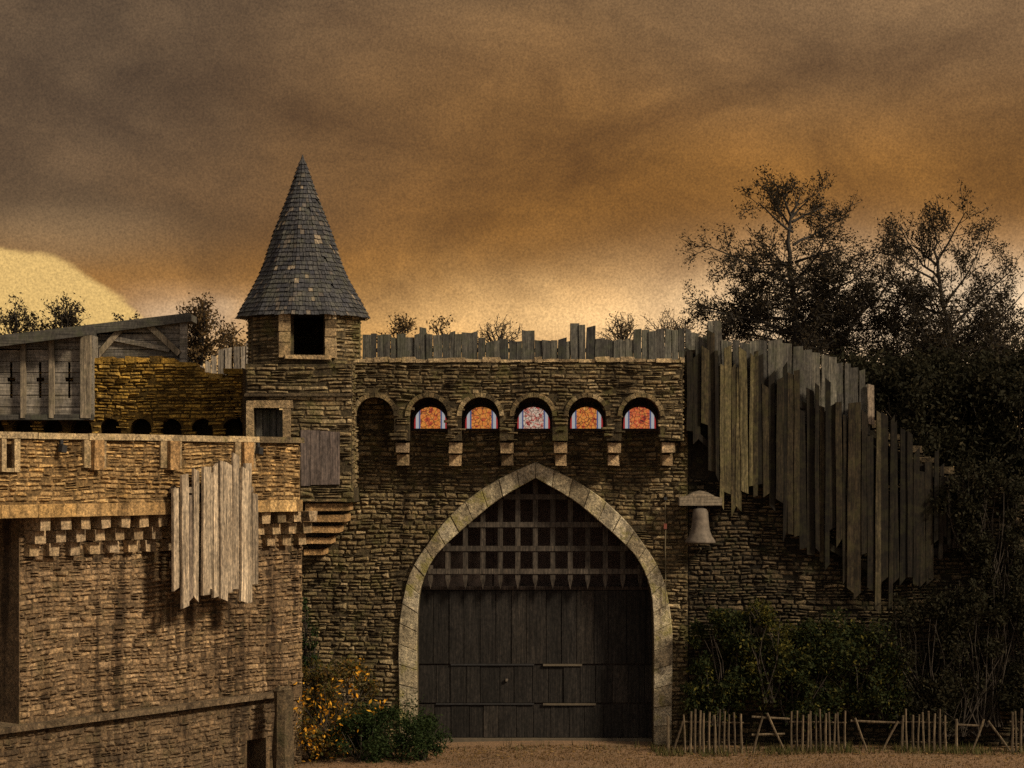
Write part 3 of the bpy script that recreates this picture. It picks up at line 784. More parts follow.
mb.build('wall', M['bastion_stone'], bast)
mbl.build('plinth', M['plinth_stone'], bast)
mb = MB(); eR = PW.s_(277)
n = 9
for k in range(n):
    a, b = wL + (eR - wL) * k / n, wL + (eR - wL) * (k + .995) / n
    dd = .16 if b > step else -.38
    PW.box(mb, a, b, 1.365, 1.5, -.95, .16 + U(-.006, .006), random.random(), top=.045)
mb.build('ledge', stone_mat('grey ledge stone', [(.12, .088, .055), (.17, .125, .08)], moss=.15, stain=.5), bast)
mb = MB()
slit = (PP.s_(3.5), PP.s_(11.5), PP.z_(7, 468), PP.z_(7, 444))
PP.holed(mb, sL, sR, ZP0, ZP1, -.36, 0, [slit], .0)
stones(mb, PP, sL, sR, ZP0 + .2, ZP1, lambda u, v: not (slit[0] - .12 < u < slit[1] + .1 and slit[2] - .1 < v), h=(.05, .085), w=(.1, .26), dep=(.012, .05))
par = mb.build('parapet', M['parapet_stone'], bast)
mb = MB(); k = sL
while k < sR:
    e = min(k + U(.7, 1.1), sR + .02); PP.box(mb, k, e - .006, ZP0 - .01, ZP0 + .2, -.3, .05 + U(-.004, .008), random.random(), jit=.004); k = e
mb.build('base_band', M['parapet_stone'], par)
mb = MB(); k = sL
while k < sR:
    e = min(k + U(.8, 1.4), sR + .03); PP.box(mb, k, e - .008, ZP1, ZP1 + .1, -.4, .075 + U(-.005, .01), random.random(), jit=.006); k = e
mb.build('coping', M['coping'], par)
mb = MB()
PP.box(mb, slit[0] - .1, slit[0] - .002, slit[2] - .06, ZP1 - .01, .004, .07, .5, jit=.004); PP.box(mb, slit[1] + .002, slit[1] + .12, slit[2] - .06, ZP1 - .01, .004, .07, .8, jit=.004)
PP.box(mb, slit[0], slit[1], slit[2] - .06, slit[2] - .002, .004, .06, .6); mb.build('slit_frame', M['coping'], par)
for c in (93, 169, 243):
    a, b = PP.s_(c - 5), PP.s_(c + 4.5)
    mb = MB(); PP.box(mb, a, b, PP.z_(c, 470), ZP1 - .004, .003, .15, .2, jit=.006); pl = mb.build('pilaster', M['slab'], par)
    mb = MB(); PP.box(mb, a - .16, a - .01, PP.z_(c, 468), ZP1 - .004, .003, .075, .7, jit=.005); PP.box(mb, b + .01, b + .14, PP.z_(c, 468), ZP1 - .004, .003, .065, .9, jit=.005)
    mb.build('pilaster_edge', M['ashlar'], pl)
# three tiers of corbels
mb0 = None
pitch = PP.s_(84) - PP.s_(64)
s0 = PP.s_(43)
for k in range(-4, 19):
    for tier, (zt_, d) in enumerate(((ZP0 - .012, .40), (ZP0 - .225, .27), (ZP0 - .44, .14))):
        s = s0 + (k + .0) * .455 + U(-.015, .015)
        px_ = s
        if s > wR - .25 or s < step - .05: continue
        mb = MB(); PW.box(mb, s, s + .22, zt_ - .2, zt_, .004, d, random.random(), jit=.014)
        mb.build('corbel', M['corbel'], bast)
# walkway behind the parapet
mb = MB(); PP.box(mb, sL, wR - .5, ZP0 + .05, ZP0 + .14, -3.0, -.37); mb.build('walkway', M['dark_wood'], bast)
# the small black fixtures under the coping
for i, (px, lb) in enumerate(((57, 'small black fixture under the coping between slit window and first pilaster'), (254, 'small black fixture under the coping just right of the hanging planks'))):
    s = PP.s_(px); q = PP.p(s, PP.z_(px, 446), .14)
    t = thing('spotlight', lb, 'spotlight', q, 'fixtures under the bastion coping')
    mb = MB(); PP.box(mb, s - .03, s + .03, ZP1 - .14, ZP1 - .004, .075, .11); mb.build('bracket', M['iron'], t)
    mb = MB(); 
    PP.prism(mb, [(s - .07, ZP1 - .2), (s + .04, ZP1 - .22), (s + .06, ZP1 - .1), (s - .04, ZP1 - .08)], .08, .17); mb.build('housing', M['iron'], t)

# hanging plank screen on the parapet
scr = thing('plank_screen', 'ragged screen of pale weathered planks hung on the golden parapet', 'plank screen', PP.p(PP.s_(213), PP.z_(213, 600), .2))
data = [(173, 6, 487, 589), (180, 7.5, 472, 607), (187.5, 6.5, 492, 600), (194, 6, 470, 598), (200.5, 8, 467, 592), (207, 5.5, 473, 586), (212.5, 6, 465, 594), (219, 8, 462, 599), (226.5, 7, 463, 589), (232.5, 6.5, 455, 588), (238.5, 7, 468, 600), (245, 7.5, 466, 601), (252, 6.5, 494, 583)]
for i, (px, w_, t, b) in enumerate(data):
    s = PP.s_(px - 7); ww = (PP.s_(px + w_ / 2) - PP.s_(px - w_ / 2)) * .97
    plank(M['pale_wood'], scr, PP, s, ww, PP.z_(px, b), PP.z_(px, t), .17 + (.06 if i % 3 == 1 else 0) + U(0, .03), th=.045, tilt=U(-.014, .014), rag=.07)
for q in (ZP0 + .35, ZP0 - .9):
    mb = MB(); PP.box(mb, PP.s_(167), PP.s_(246), q, q + .1, .055, .168); mb.build('batten', M['pale_wood'], scr)

# rough stone post at the corner of the bastion
sp = W(283, 745, -4.6)
mb = MB(); zz = WZ(686, -4.6)
prs = [(0, .24), (.5, .235), (1.1, .22), (1.5, .21), (zz - .08, .2), (zz, .1)]
rings = []
for z, r in prs:
    r *= .8
    rings.append([(sp.x + (r + U(-.05, .04)) * math.cos(k * math.pi / 4 + .3), sp.y + (r + U(-.03, .03)) * math.sin(k * math.pi / 4 + .3), z + (U(-.04, .04) if z > .2 else -.05)) for k in range(8)])
for a, b in zip(rings, rings[1:]):
    for k in range(8): mb.face([a[k], a[(k + 1) % 8], b[(k + 1) % 8], b[k]], .5)
mb.face(rings[-1], .9)
tag(mb.build('stone_post', M['dark_stone']), 'rough weathered stone post at the foot of the bastion corner', 'stone post')

# ------------------------------------------------------------------ golden ruined wall behind the bastion
RY = 1.0
QF = F((0, RY), (1, 0), (0, -1)); qu = lambda p: WX(p, RY); qz = lambda q: WZ(q, RY)
ruin = thing('ruined_wall', 'golden lichen covered wall with small dark arches between the shed and the tower', 'wall', (qu(110), RY + .4, 0))
rt = [(-60, 362), (92, 362), (165, 361), (178, 365), (199, 367), (203, 374), (212, 379), (226, 377), (245, 369)]
mb = MB()
QF.prism(mb, [(qu(-60), 0), (qu(245), 0)] + [(qu(a), qz(b)) for a, b in rt[::-1]], -.35, 0, .0)
mb.build('wall', M['gold_mortar'], ruin)
mb = MB(); AQ = [236, 205, 174, 144, 114, 85, 56, 27, -2, -31]; ahw = 10.5 * (RY - CAM_Y) / FPX
ol = [(qu(-60), qz(436)), ]
top = [(qu(a), qz(b) + .003) for a, b in rt]
ol = top[::-1] + [(qu(-60), qz(437))]
for c in AQ[::-1]:
    cx, cz = qu(c), qz(419) - ahw
    ol.append((cx - ahw, qz(437)))
    for k in range(13):
        a = math.pi * (1 - k / 12); ol.append((cx + ahw * math.cos(a), cz + ahw * math.sin(a)))
    ol.append((cx + ahw, qz(437)))
ol.append((qu(245), qz(437)))
QF.prism(mb, ol[::-1], .003, .4, .0)
rtx, rtz = [qu(a) for a, b in rt], [qz(b) for a, b in rt]
stones(mb, QF, qu(-60), qu(245), qz(437), qz(360), lambda u, v: v < np.interp(u, rtx, rtz) - .02 and not any(abs(u - qu(c)) < ahw + .02 and (v < qz(419) - ahw or math.hypot(u - qu(c), v - qz(419) + ahw) < ahw + .04) for c in AQ), h=(.05, .09), w=(.1, .26), d0=.4)
mb.build('gallery', M['gold_stone'], ruin)
mb = MB()
for (a, b), (c, d) in zip(rt, rt[1:]):
    n = max(1, int((c - a) / 11))
    for k in range(n):
        q0, q1 = k / n, (k + .97) / n; x0, x1 = qu(a + (c - a) * q0), qu(a + (c - a) * q1); zz = qz(b + (d - b) * (q0 + q1) / 2)
        QF.box(mb, x0, x1, zz - .03, zz + U(.03, .09), -.3, .41 + U(0, .03), random.random(), jit=.015)
mb.build('coping', M['gold_stone'], ruin)

# grey boards seen between the ruined wall and the tower
F3 = F((0, 2.2), (1, 0), (0, -1)); t3 = (2.2 - CAM_Y) / FPX
p3 = thing('palisade', 'short grey boards behind the golden wall left of the tower', 'palisade', (WX(222, 2.2), 2.25, WZ(392, 2.2)))
x = 198.0
while x < 248:
    w_ = U(5, 8.5); plank(M['grey_wood'], p3, F3, WX(x + w_ / 2, 2.2), w_ * t3 * .94, WZ(410, 2.2), WZ(np.interp(x, [198, 210, 225, 248], [366, 354, 348, 345]) + U(-3, 3), 2.2), 0, tilt=U(-.02, .02)); x += w_
mb = MB(); F3.box(mb, WX(199, 2.2), WX(248, 2.2), WZ(388, 2.2), WZ(384, 2.2), -.1, -.014); mb.build('rail', M['grey_wood'], p3)

# ------------------------------------------------------------------ timber shed on the wall walk
RYF = -.1
def RZ(x, Y=-.1): return WZ(337.5 - (x / ((Y - CAM_Y) / FPX) + 512 + 5) * .119, Y)
SY = .3
S = F((0, SY), (1, 0), (0, -1)); su = lambda p: WX(p, SY); sz = lambda q: WZ(q, SY)
shed = thing('timber_shed', 'grey timber shed with cross shaped slits and sloping roof above the golden wall', 'shed', (su(60), 1.6, sz(418)))
mb = MB()
holes = []
for c in (11, 40, 69):
    holes += [(su(c - 1.3), su(c + 1.3), sz(398), sz(362)), (su(c - 4), su(c + 4), sz(381.5), sz(377.5))]
z = sz(417); zr = lambda px: sz(338.5 - (px + 30) * .112)
while z < sz(352):
    h_ = U(.16, .26); S.holed(mb, su(-40), su(91), z + .014, z + h_, -.06, U(-.03, .012), [h for h in holes if h[2] < z + h_ and h[3] > z], random.random()); z += h_
S.prism(mb, [(su(-40), z + .006), (su(91), z + .006), (su(91), RZ(su(91)) - .15), (su(-40), RZ(su(-40)) - .15)], -.06, 0, .4)
mb.build('board_wall', M['shed_board'], shed)
mb = MB(); S.box(mb, su(-40), su(91), sz(417), sz(346), -.9, -.6, .2); mb.build('back_wall', M['dark_wood'], shed)
for c, w_ in ((-6, 2.6), (24, 2.4), (52.5, 2.5), (86.5, 5.2)):
    mb = MB(); S.box(mb, su(c - w_), su(c + w_), sz(418), RZ(su(c)) - .14, .0, .12, random.random(), jit=.008); mb.build('post', M['shed_post'], shed)
mb = MB(); S.box(mb, su(-40), su(93), sz(420), sz(414.5), -.1, .1, .2); mb.build('sill_beam', M['shed_roof'], shed)
mb = MB(); S.box(mb, su(88.5), su(92), sz(417), RZ(su(88)) - .14, -.65, -.06, .4); mb.build('end_wall', M['shed_board'], shed)
# right wing, behind the golden wall
S2Y = 1.55
S2 = F((0, S2Y), (1, 0), (0, -1)); s2u = lambda p: WX(p, S2Y); s2z = lambda q: WZ(q, S2Y)
mb = MB(); z = s2z(390)
while z < s2z(336):
    h_ = U(.13, .24); S2.box(mb, s2u(80), s2u(187), z + .014, z + h_, -.05, U(-.015, .015), random.random(), jit=.004); z += h_
S2.prism(mb, [(s2u(80), z), (s2u(187), z), (s2u(187), RZ(s2u(187), 1.4) - .14), (s2u(80), RZ(s2u(80), 1.4) - .14)], -.05, .0, .4)
S2.box(mb, s2u(80), s2u(187), s2z(392), s2z(330), -.09, -.055, .0)
mb.build('gable_wall', M['shed_board'], shed)
def bar(fr, p0, p1, w, d0, d1):
    mb = MB(); a, b = Vector(p0), Vector(p1); n = (b - a).normalized(); n = Vector((-n.y, n.x)) * w / 2
    fr.prism(mb, [tuple(a - n), tuple(b - n), tuple(b + n), tuple(a + n)], d0, d1, random.random()); return mb
for a, b in (((93, 362), (121, 330)), ((149, 325), (180, 354))):
    bar(S2, (s2u(a[0]), s2z(a[1])), (s2u(b[0]), s2z(b[1])), .12, .02, .12).build('brace', M['shed_post'], shed)
mb = MB(); S2.box(mb, s2u(180.5), s2u(187.5), s2z(392), RZ(s2u(187), 1.4) - .14, .0, .1, .3); mb.build('post', M['shed_board'], shed)
mb = MB(); bar(S2, (s2u(112), s2z(338)), (s2u(170), s2z(350)), .1, .02, .08).build('rafter', M['shed_board'], shed)
# roof slab rising to the right
mb = MB()
RYF = -.1
for k in range(15):
    a, b = -40 + k * 15.4, -40 + (k + .985) * 15.4
    rf = RYF if b < 94 else 1.4
    zt_ = lambda p: WZ(337.5 - (p + 5) * .119, rf)
    o0, o1 = WX(a, rf), WX(b, rf); th = .13; rr = random.random(); j = U(0, .015)
    k0 = min(o0, s2u(188)); k1 = min(o1, s2u(191)); YB = 2.4
    mb.hexa([(k0, YB, zt_(a) - th), (k1, YB, zt_(b) - th), (k1, YB, zt_(b) + j), (k0, YB, zt_(a) + j), (o0, rf, zt_(a) - th), (o1, rf, zt_(b) - th), (o1, rf, zt_(b) + j), (o0, rf, zt_(a) + j)], rr)
mb.build('roof', M['shed_roof'], shed)
mb = MB(); zf = lambda p: WZ(337.5 - (p + 5) * .119, RYF)
F((0, RYF), (1, 0), (0, -1)).prism(mb, [(WX(-40, RYF), zf(-40) - .2), (WX(94, RYF), zf(94) - .18), (WX(94, RYF), zf(94) + .03), (WX(-40, RYF), zf(-40) + .03)], .002, .05)
mb.build('fascia', M['shed_roof'], shed); mb = MB()
zg = lambda p: WZ(337.5 - (p + 5) * .119, 1.4)
F((0, 1.4), (1, 0), (0, -1)).prism(mb, [(WX(93, 1.4), zg(93) - .17), (WX(191, 1.4), zg(191) - .15), (WX(191, 1.4), zg(191) + .03), (WX(93, 1.4), zg(93) + .03)], .002, .05)
mb.build('fascia', M['shed_roof'], shed)

# ------------------------------------------------------------------ picket fence panels
FY = -1.15
fx = lambda p, y=FY: WX(p, y)
ft = (FY - CAM_Y) / FPX
def fz(q): return CAM_Z - (q - HOR) * ft
def stake(mb, p0, p1, r, rr=None):
    a, b = Vector(p0), Vector(p1); m_ = a.lerp(b, .5) + Vector((U(-.012, .012), U(-.01, .01), 0))
    mb.tube([a, m_, b], r, r * .8, 6, random.random() if rr is None else rr)
panels = [([685, 690, 694.5, 700, 703.5, 709, 715, 719, 724, 729, 735, 742], 'first from the arch, against the ivy'), ([791.5, 797, 802, 807, 811, 816, 821, 825.5, 830, 834, 839, 845], 'between the inverted V brace and the open V brace'), ([902, 907, 913, 918, 924, 929, 934, 940, 946], 'behind the dark thicket, right of the open V brace'), ([1012, 1016, 1020.5, 1025, 1029], 'rightmost, at the edge of the photo')]
for xs_, wh in panels:
    base = (fx(sum(xs_) / len(xs_)), FY, 0)
    t = thing('picket_fence', 'panel of thin brown upright pickets ' + wh, 'picket fence', base, 'picket fence panels on the right')
    for p_ in xs_:
        mb = MB(); w_ = U(-1.5, 1.5)
        stake(mb, (fx(p_), FY + U(-.02, .02), -.04), (fx(p_ + w_), FY + U(-.02, .02), fz(712 + U(-3.5, 3.5))), U(.019, .028)); mb.build('picket', M['picket'], t)
    for q in (722, 742):
        mb = MB(); stake(mb, (fx(xs_[0] - 2), FY + .045, fz(q)), (fx(xs_[-1] + 2), FY + .045, fz(q + 1)), .018); mb.build('rail', M['picket'], t)
braces = [([((672, 748), (683, 721))], [((668, 752), (668, 716))], [], 'single slanting stake next to the arch foot'),
          ([((753, 748), (763, 716)), ((767, 713), (786, 749))], [], [((752, 717), (790, 719)), ((752, 735), (785, 734))], 'inverted V brace of brown stakes between the first and second picket panels'),
          ([((855, 718), (868, 749)), ((898, 721), (881, 749))], [], [((851, 721), (902, 723))], 'open V brace of brown stakes between the second and third picket panels'),
          ([((985 - 10, 0), (0, 0))], [], [], '')][:3] + [([((984, 719), (971, 753)), ((988, 721), (1012, 753))], [((956.5, 754), (956.5, 719))], [((958, 725), (984, 726))], 'inverted V brace with tall post before the rightmost picket panel')]
for dg, ps, rl, lb in braces:
    allx = [q[0] for seg_ in dg + ps + rl for q in seg_]
    t = thing('fence_brace', lb, 'fence brace', (fx(sum(allx) / len(allx)), FY, 0), 'stake braces between the picket panels')
    for nm, L in (('stake', dg), ('post', ps), ('rail', rl)):
        for a, b in L:
            mb = MB(); za, zb_ = fz(a[1]), fz(b[1])
            if a[1] > 744: za = -.03
            if b[1] > 744: zb_ = -.03
            stake(mb, (fx(a[0]), FY + (.03 if nm == 'rail' else 0), za), (fx(b[0]), FY + (.03 if nm == 'rail' else 0), zb_), .032 if nm == 'post' else .024); mb.build(nm, M['picket'], t)

# ------------------------------------------------------------------ vegetation
rng = np.random.default_rng(11)
def leaf(mb, c, s, rr=None, up=0.0):
    a = Vector(rng.normal(size=3)); a.normalize(); b = Vector(rng.normal(size=3)); b = (b - a * b.dot(a)); b.normalize()
    c = Vector(c); l, w = s * U(.8, 1.3), s * U(.35, .6)
    mb.face([c - a * l * .5, c + b * w * .5, c + a * l * .5, c - b * w * .5], random.random() if rr is None else rr)
def rdir(d, ang):
    v = Vector(rng.normal(size=3)); v = v - d * v.dot(d); v.normalize()
    return (d * math.cos(ang) + v * math.sin(ang)).normalized()
def bend(p0, p1, n=5, amp=.06, up=0.0):
    L = (p1 - p0).length; out = []
    o1 = Vector(rng.normal(size=3)) * amp * L * .5
    for k in range(n + 1):
        t = k / n; out.append(p0.lerp(p1, t) + o1 * math.sin(math.pi * t) + Vector((0, 0, up * L * math.sin(math.pi * t))) + (Vector(rng.normal(size=3)) * amp * L * .15 if 0 < k < n else Vector((0, 0, 0))))
    return out
def along(pts, t):
    f = t * (len(pts) - 1); i = min(int(f), len(pts) - 2); return pts[i].lerp(pts[i + 1], f - i)
def limb(wb, lb, p0, p1, r0, lev, cfg):
    pts = bend(p0, p1, 5 if lev < 2 else 3, .07, cfg.get('up', .0) * (1 if lev < 2 else .3))
    wb.tube(pts, r0, max(r0 * .3, .006), 6 if lev == 0 else 4 if lev < 2 else 3, random.random(), cap=False)
    L = (p1 - p0).length; d = (p1 - p0).normalized()
    if lev < cfg['levels']:
        n = max(2, int(L * cfg['dens'][lev]))
        for k in range(n):
            t = U(cfg.get('from', .18), 1.0)
            b = along(pts, t); dr = rdir(d, R(U(30, 65)))
            dr = (dr + Vector((0, 0, cfg.get('lift', .15)))).normalized(); dr.y *= cfg.get('flat', .8)
            ln = cfg['len'][lev] * U(.55, 1.15) * (1.15 - .55 * t)
            limb(wb, lb, b, b + dr * ln, max(.008, r0 * .42 * (1 - .5 * t)), lev + 1, cfg)
    if lev >= cfg['levels'] - 1:
        n = int(L * cfg['leaf_n']) + 1
        if lev < cfg['levels']: n = n // 2
        for k in range(n):
            t = U(.15, 1.05)
            leaf(lb, along(pts, min(t, 1)) + Vector(rng.normal(size=3)) * cfg['spread'], cfg['leaf_s'] * U(.6, 1.3))
def tree(name, label, cat, Y, base, trunk, limbs, r0, cfg, leafm, group=None, fill=0, fillr=None):
    pts = [W(a, b, Y) for a, b in trunk]; foot = Vector((pts[0].x + U(-.2, .2), Y, 0))
    t = thing(name, label, cat, (foot.x, foot.y, 0), group)
    wb, lb = MB(), MB()
    full = [foot] + pts
    dense = []
    for a, b in zip(full, full[1:]):
        for k in range(3): dense.append(a.lerp(b, k / 3) + (Vector(rng.normal(size=3)) * .03 if k else Vector((0, 0, 0))))
    dense.append(full[-1])
    wb.tube(dense, r0, r0 * .07, 8, .5, cap=False)
    for a, b, dy in limbs:
        p0 = W(a[0], a[1], Y); p1 = W(b[0], b[1], Y) + Vector((0, dy, 0))
        limb(wb, lb, p0, p1, r0 * .27, 0, cfg)
    tp = full[-1]
    z0, z1 = fillr if fillr else (full[1].z, tp.z)
    for k in range(fill):
        q = U(0, 1) ** .9; z = z0 + (z1 - z0) * q
        i = next((i for i in range(len(full) - 1) if full[i].z <= z <= full[i + 1].z), len(full) - 2)
        b = full[i].lerp(full[i + 1], (z - full[i].z) / max(.01, full[i + 1].z - full[i].z))
        az = U(0, 6.283); el = R(U(0, 36)) * (1 - .6 * q); ln = cfg['reach'] * (1.0 - .75 * q) * U(.55, 1.0)
        limb(wb, lb, b, b + Vector((math.cos(az) * math.cos(el), math.sin(az) * math.cos(el), math.sin(el))) * ln, r0 * .3 * (1 - .6 * q), 0, cfg)
    wb.build('trunk', M['bark'], t); lb.build('crown', M[leafm], t)
    return t

cfgA = dict(levels=2, dens=(5.6, 8.5), len=(1.1, .5), leaf_n=54, leaf_s=.066, spread=.06, lift=.03, flat=.8, up=-.03, reach=2.7)
tree('alder_tree', 'large dark open crowned tree rising above the stepped boards right of the gatehouse', 'tree', 7.0, None,
     [(797, 420), (796, 345), (794, 300), (790, 255), (791, 215), (795, 206)],
     [((792, 228), (768, 188), .4), ((793, 232), (756, 205), -.5), ((793, 245), (851, 213), .3), ((793, 262), (748, 262), .5), ((794, 288), (706, 249), -.6), ((796, 300), (728, 300), .7), ((796, 320), (686, 302), .3), ((797, 335), (700, 312), -.8),
      ((795, 262), (838, 250), -.6), ((796, 300), (872, 262), .5), ((797, 340), (880, 285), -.4), ((797, 325), (850, 300), .8), ((797, 345), (735, 328), .9), ((791, 218), (810, 198), .2), ((791, 216), (782, 194), -.2), ((792, 222), (826, 205), .3), ((791, 214), (800, 195), 0), ((796, 345), (845, 322), -.9), ((795, 272), (770, 240), .9), ((795, 280), (820, 240), -.9)],
     .13, cfgA, 'leaf_tree', fill=32, fillr=(7.6, 10.4))
tree('alder_tree', 'second dark open crowned tree at the right edge beyond the hanging boards', 'tree', 6.0, None,
     [(962, 480), (958, 400), (950, 340), (940, 285), (934, 250), (936, 232)],
     [((940, 280), (902, 222), .5), ((937, 262), (962, 214), -.4), ((942, 290), (868, 252), -.5), ((945, 315), (872, 296), .6), ((944, 305), (986, 240), .4), ((948, 330), (1012, 268), -.5), ((952, 350), (1030, 290), .6), ((952, 350), (900, 322), -.7), ((956, 385), (1035, 325), .4), ((957, 390), (890, 345), .5), ((937, 265), (915, 240), .8), ((950, 340), (985, 300), -.9), ((948, 330), (915, 290), -.9), ((956, 380), (1000, 345), -.5)],
     .115, cfgA, 'leaf_tree', fill=34, fillr=(6.8, 9.6))
tree('alder_tree', 'slanting dark tree filling the gap between the two large trees', 'tree', 8.0, None,
     [(822, 400), (838, 345), (862, 312), (884, 290), (898, 272)],
     [((862, 312), (858, 268), .4), ((850, 330), (895, 325), -.4), ((884, 290), (915, 292), .4), ((840, 343), (812, 312), .6), ((850, 328), (830, 296), -.6), ((870, 305), (890, 345), .5)],
     .1, dict(cfgA, reach=1.6), 'leaf_tree', fill=4)

cfgB = dict(levels=2, dens=(5, 7), len=(.5, .28), leaf_n=34, leaf_s=.09, spread=.06, lift=.15, flat=1, up=.0, reach=.9)
def small_tree(label, px, top, half, base_py, Y, cfg, leafm, n=12, name='small_tree', group='small trees beyond the walls'):
    t_ = (Y - CAM_Y) / FPX
    c = dict(cfg); c['reach'] = half * t_ * 1.1
    lm = []
    for k in range(n):
        a = U(-1, 1); h_ = U(0, 1)
        lm.append(((px, base_py - (base_py - top) * .25 * h_), (px + half * a, top + (base_py - top) * (.08 + .55 * a * a + .2 * U(0, 1))), U(-1, 1) * half * t_ * .7))
    return tree(name, label, 'tree', Y, None, [(px, base_py + 40), (px, base_py), (px + U(-2, 2), (top + base_py) / 2), (px + U(-3, 3), top + 8)], lm, .09, c, leafm, group, fill=4)
small_tree('round topped dark tree behind the left end of the shed roof', 15, 299, 24, 350, 12, cfgB, 'leaf_tree')
small_tree('round topped dark tree right of its twin behind the shed roof', 65, 297, 21, 345, 12, cfgB, 'leaf_tree')
small_tree('brown leaved autumn tree between the shed and the turret', 200, 292, 34, 385, 8, dict(cfgB, leaf_n=40), 'leaf_brown', n=20)
small_tree('thin brown tree close against the left side of the turret', 232, 322, 20, 385, 9, cfgB, 'leaf_brown', n=10)
small_tree('small leafy tree tip poking above the boards just right of the turret', 398, 317, 15, 350, 14, dict(cfgB, leaf_n=26), 'leaf_brown', n=8)
small_tree('narrow leafy tip above the tall single board near the turret', 441, 317, 9, 350, 14, dict(cfgB, leaf_n=26), 'leaf_brown', n=6)
cfgC = dict(cfgB, leaf_n=7, leaf_s=.06, dens=(6, 7))
small_tree('pale bare twiggy tree above the middle of the palisade', 497, 319, 26, 355, 15, cfgC, 'leaf_dry', n=14)
small_tree('tan bushy tree above the palisade right of its tallest boards', 622, 315, 22, 355, 15, dict(cfgC, leaf_n=16), 'leaf_dry', n=14)
small_tree('tan leafy tree touching the left limbs of the large dark tree', 668, 312, 30, 355, 14, dict(cfgC, leaf_n=18), 'leaf_brown', n=16)
small_tree('tiny leafy treetop showing just above the shed roof ridge', 127, 313, 8, 350, 13, cfgB, 'leaf_tree', n=5)

def bush(name, label, cat, blobs, n, leafm, size, stems=14, extra=None, group=None, shell=.45):
    """blobs: (px, py, Y, rx_px, rz_px, ry_m)"""
    bx0 = blobs[0]; foot = W(bx0[0], 745, bx0[2])
    t = thing(name, label, cat, (foot.x, bx0[2], 0), group)
    lb = MB(); wb = MB(); eb = MB() if extra else None
    tot = sum(b[3] * b[4] for b in blobs)
    for (px, py, Y, rx, rz, ry) in blobs:
        t_ = (Y - CAM_Y) / FPX; c = W(px, py, Y)
        k_ = int(n * rx * rz / tot)
        cl = [(Vector(rng.normal(size=3)), U(.12, .3)) for _ in range(26)]
        for _ in range(k_):
            d, s = random.choice(cl); d = d.normalized(); rr = U(shell, 1.0) ** .5
            v = Vector((d.x * rx * t_, d.y * ry, d.z * rz * t_)) * rr + Vector(rng.normal(size=3)) * s * (rx * t_ + ry) * .4
            q = c + v
            if q.z < .02: q.z = U(.01, .15)
            leaf(lb, q, size * U(.6, 1.4))
        for _ in range(stems):
            d = Vector(rng.normal(size=3)).normalized()
            e = c + Vector((d.x * rx * t_, d.y * ry, abs(d.z) * rz * t_)) * U(.7, 1.12)
            b0 = Vector((c.x + U(-.3, .3) * rx * t_, c.y + U(-.3, .3) * ry, max(0, c.z - rz * t_ * 1.2)))
            wb.tube(bend(b0, e, 4, .1), .016, .005, 4, random.random(), cap=False)
        if extra:
            for (ex, ey, er, en) in extra[2]:
                cc = W(ex, ey, Y - ry * .8)
                for _ in range(int(en * 1.7)): leaf(eb, cc + Vector(rng.normal(size=3)) * er * t_ * .95, extra[1] * U(.6, 1.4))
            extra = None
    wb.build('stems', M['twig'], t); lb.build('foliage', M[leafm], t)
    if eb: eb.build('bright_leaves', M['leaf_orange'], t)
    return t
clus = [(318, 700, 5, 10), (300, 705, 5, 8), (325, 715, 7, 18), (333, 728, 6, 12), (310, 725, 5, 10), (302, 740, 6, 14), (312, 746, 6, 14), (318, 752, 5, 8), (293, 709, 4, 6), (359, 667, 4, 8), (367, 674, 3, 6), (375, 707, 5, 9), (337, 708, 6, 10), (350, 716, 5, 8), (354, 696, 4, 6), (342, 745, 6, 9), (330, 690, 8, 8), (345, 683, 8, 8), (322, 735, 8, 10), (296, 728, 4, 5), (383, 702, 3, 4), (310, 690, 6, 6), (340, 730, 5, 8), (290, 735, 3, 5)]
bush('autumn_bush', 'straggly autumn bush with bright orange leaves at the foot of the bastion', 'bush', [(322, 725, -3.0, 34, 38, .5), (345, 690, -2.2, 34, 32, .4), (316, 690, -2.0, 20, 30, .3)], 6500, 'leaf_mixed', .07, stems=26, extra=(0, .075, clus))
bush('evergreen_bush', 'low dark green evergreen bush left of the gate door', 'bush', [(388, 733, -2.9, 44, 28, .5), (420, 738, -2.6, 24, 22, .4), (362, 740, -3.3, 28, 26, .4)], 16000, 'leaf_green', .055, stems=10, shell=.6)
bush('ivy_plant', 'green climbing ivy on the shaded wall corner behind the bastion', 'ivy', [(312, 655, -.35, 9, 34, .15), (306, 625, -.35, 4, 30, .1)], 900, 'leaf_green', .07, stems=8)
bush('ivy_bush', 'dark green bush with olive yellow patches right beside the arch', 'bush', [(722, 655, -.55, 34, 48, .35), (748, 635, -.55, 26, 28, .3), (715, 690, -.6, 30, 30, .35)], 17000, 'leaf_ivy', .075, stems=10, shell=.6)
bush('holly_bush', 'broad very dark green bush behind the picket fence in the middle of the wall', 'bush', [(800, 672, -.55, 52, 44, .35), (850, 665, -.5, 50, 40, .35), (830, 640, -.45, 30, 28, .25), (880, 690, -.5, 34, 28, .35)], 24000, 'leaf_ivy', .075, stems=10, shell=.6)
bush('olive_shrub', 'thin olive shrub with yellowing leaves between the two dark bushes', 'bush', [(768, 650, -.75, 22, 44, .25), (760, 615, -.7, 14, 14, .2)], 3200, 'leaf_olive', .065, stems=14)
bush('bramble_thicket', 'brown dark bramble thicket on the wall at the right edge', 'thicket', [(930, 655, -.5, 56, 60, .35), (990, 640, -.5, 50, 72, .35), (1030, 640, -.5, 34, 80, .3), (960, 700, -.5, 70, 30, .35)], 30000, 'leaf_dark', .075, stems=40, shell=.5)
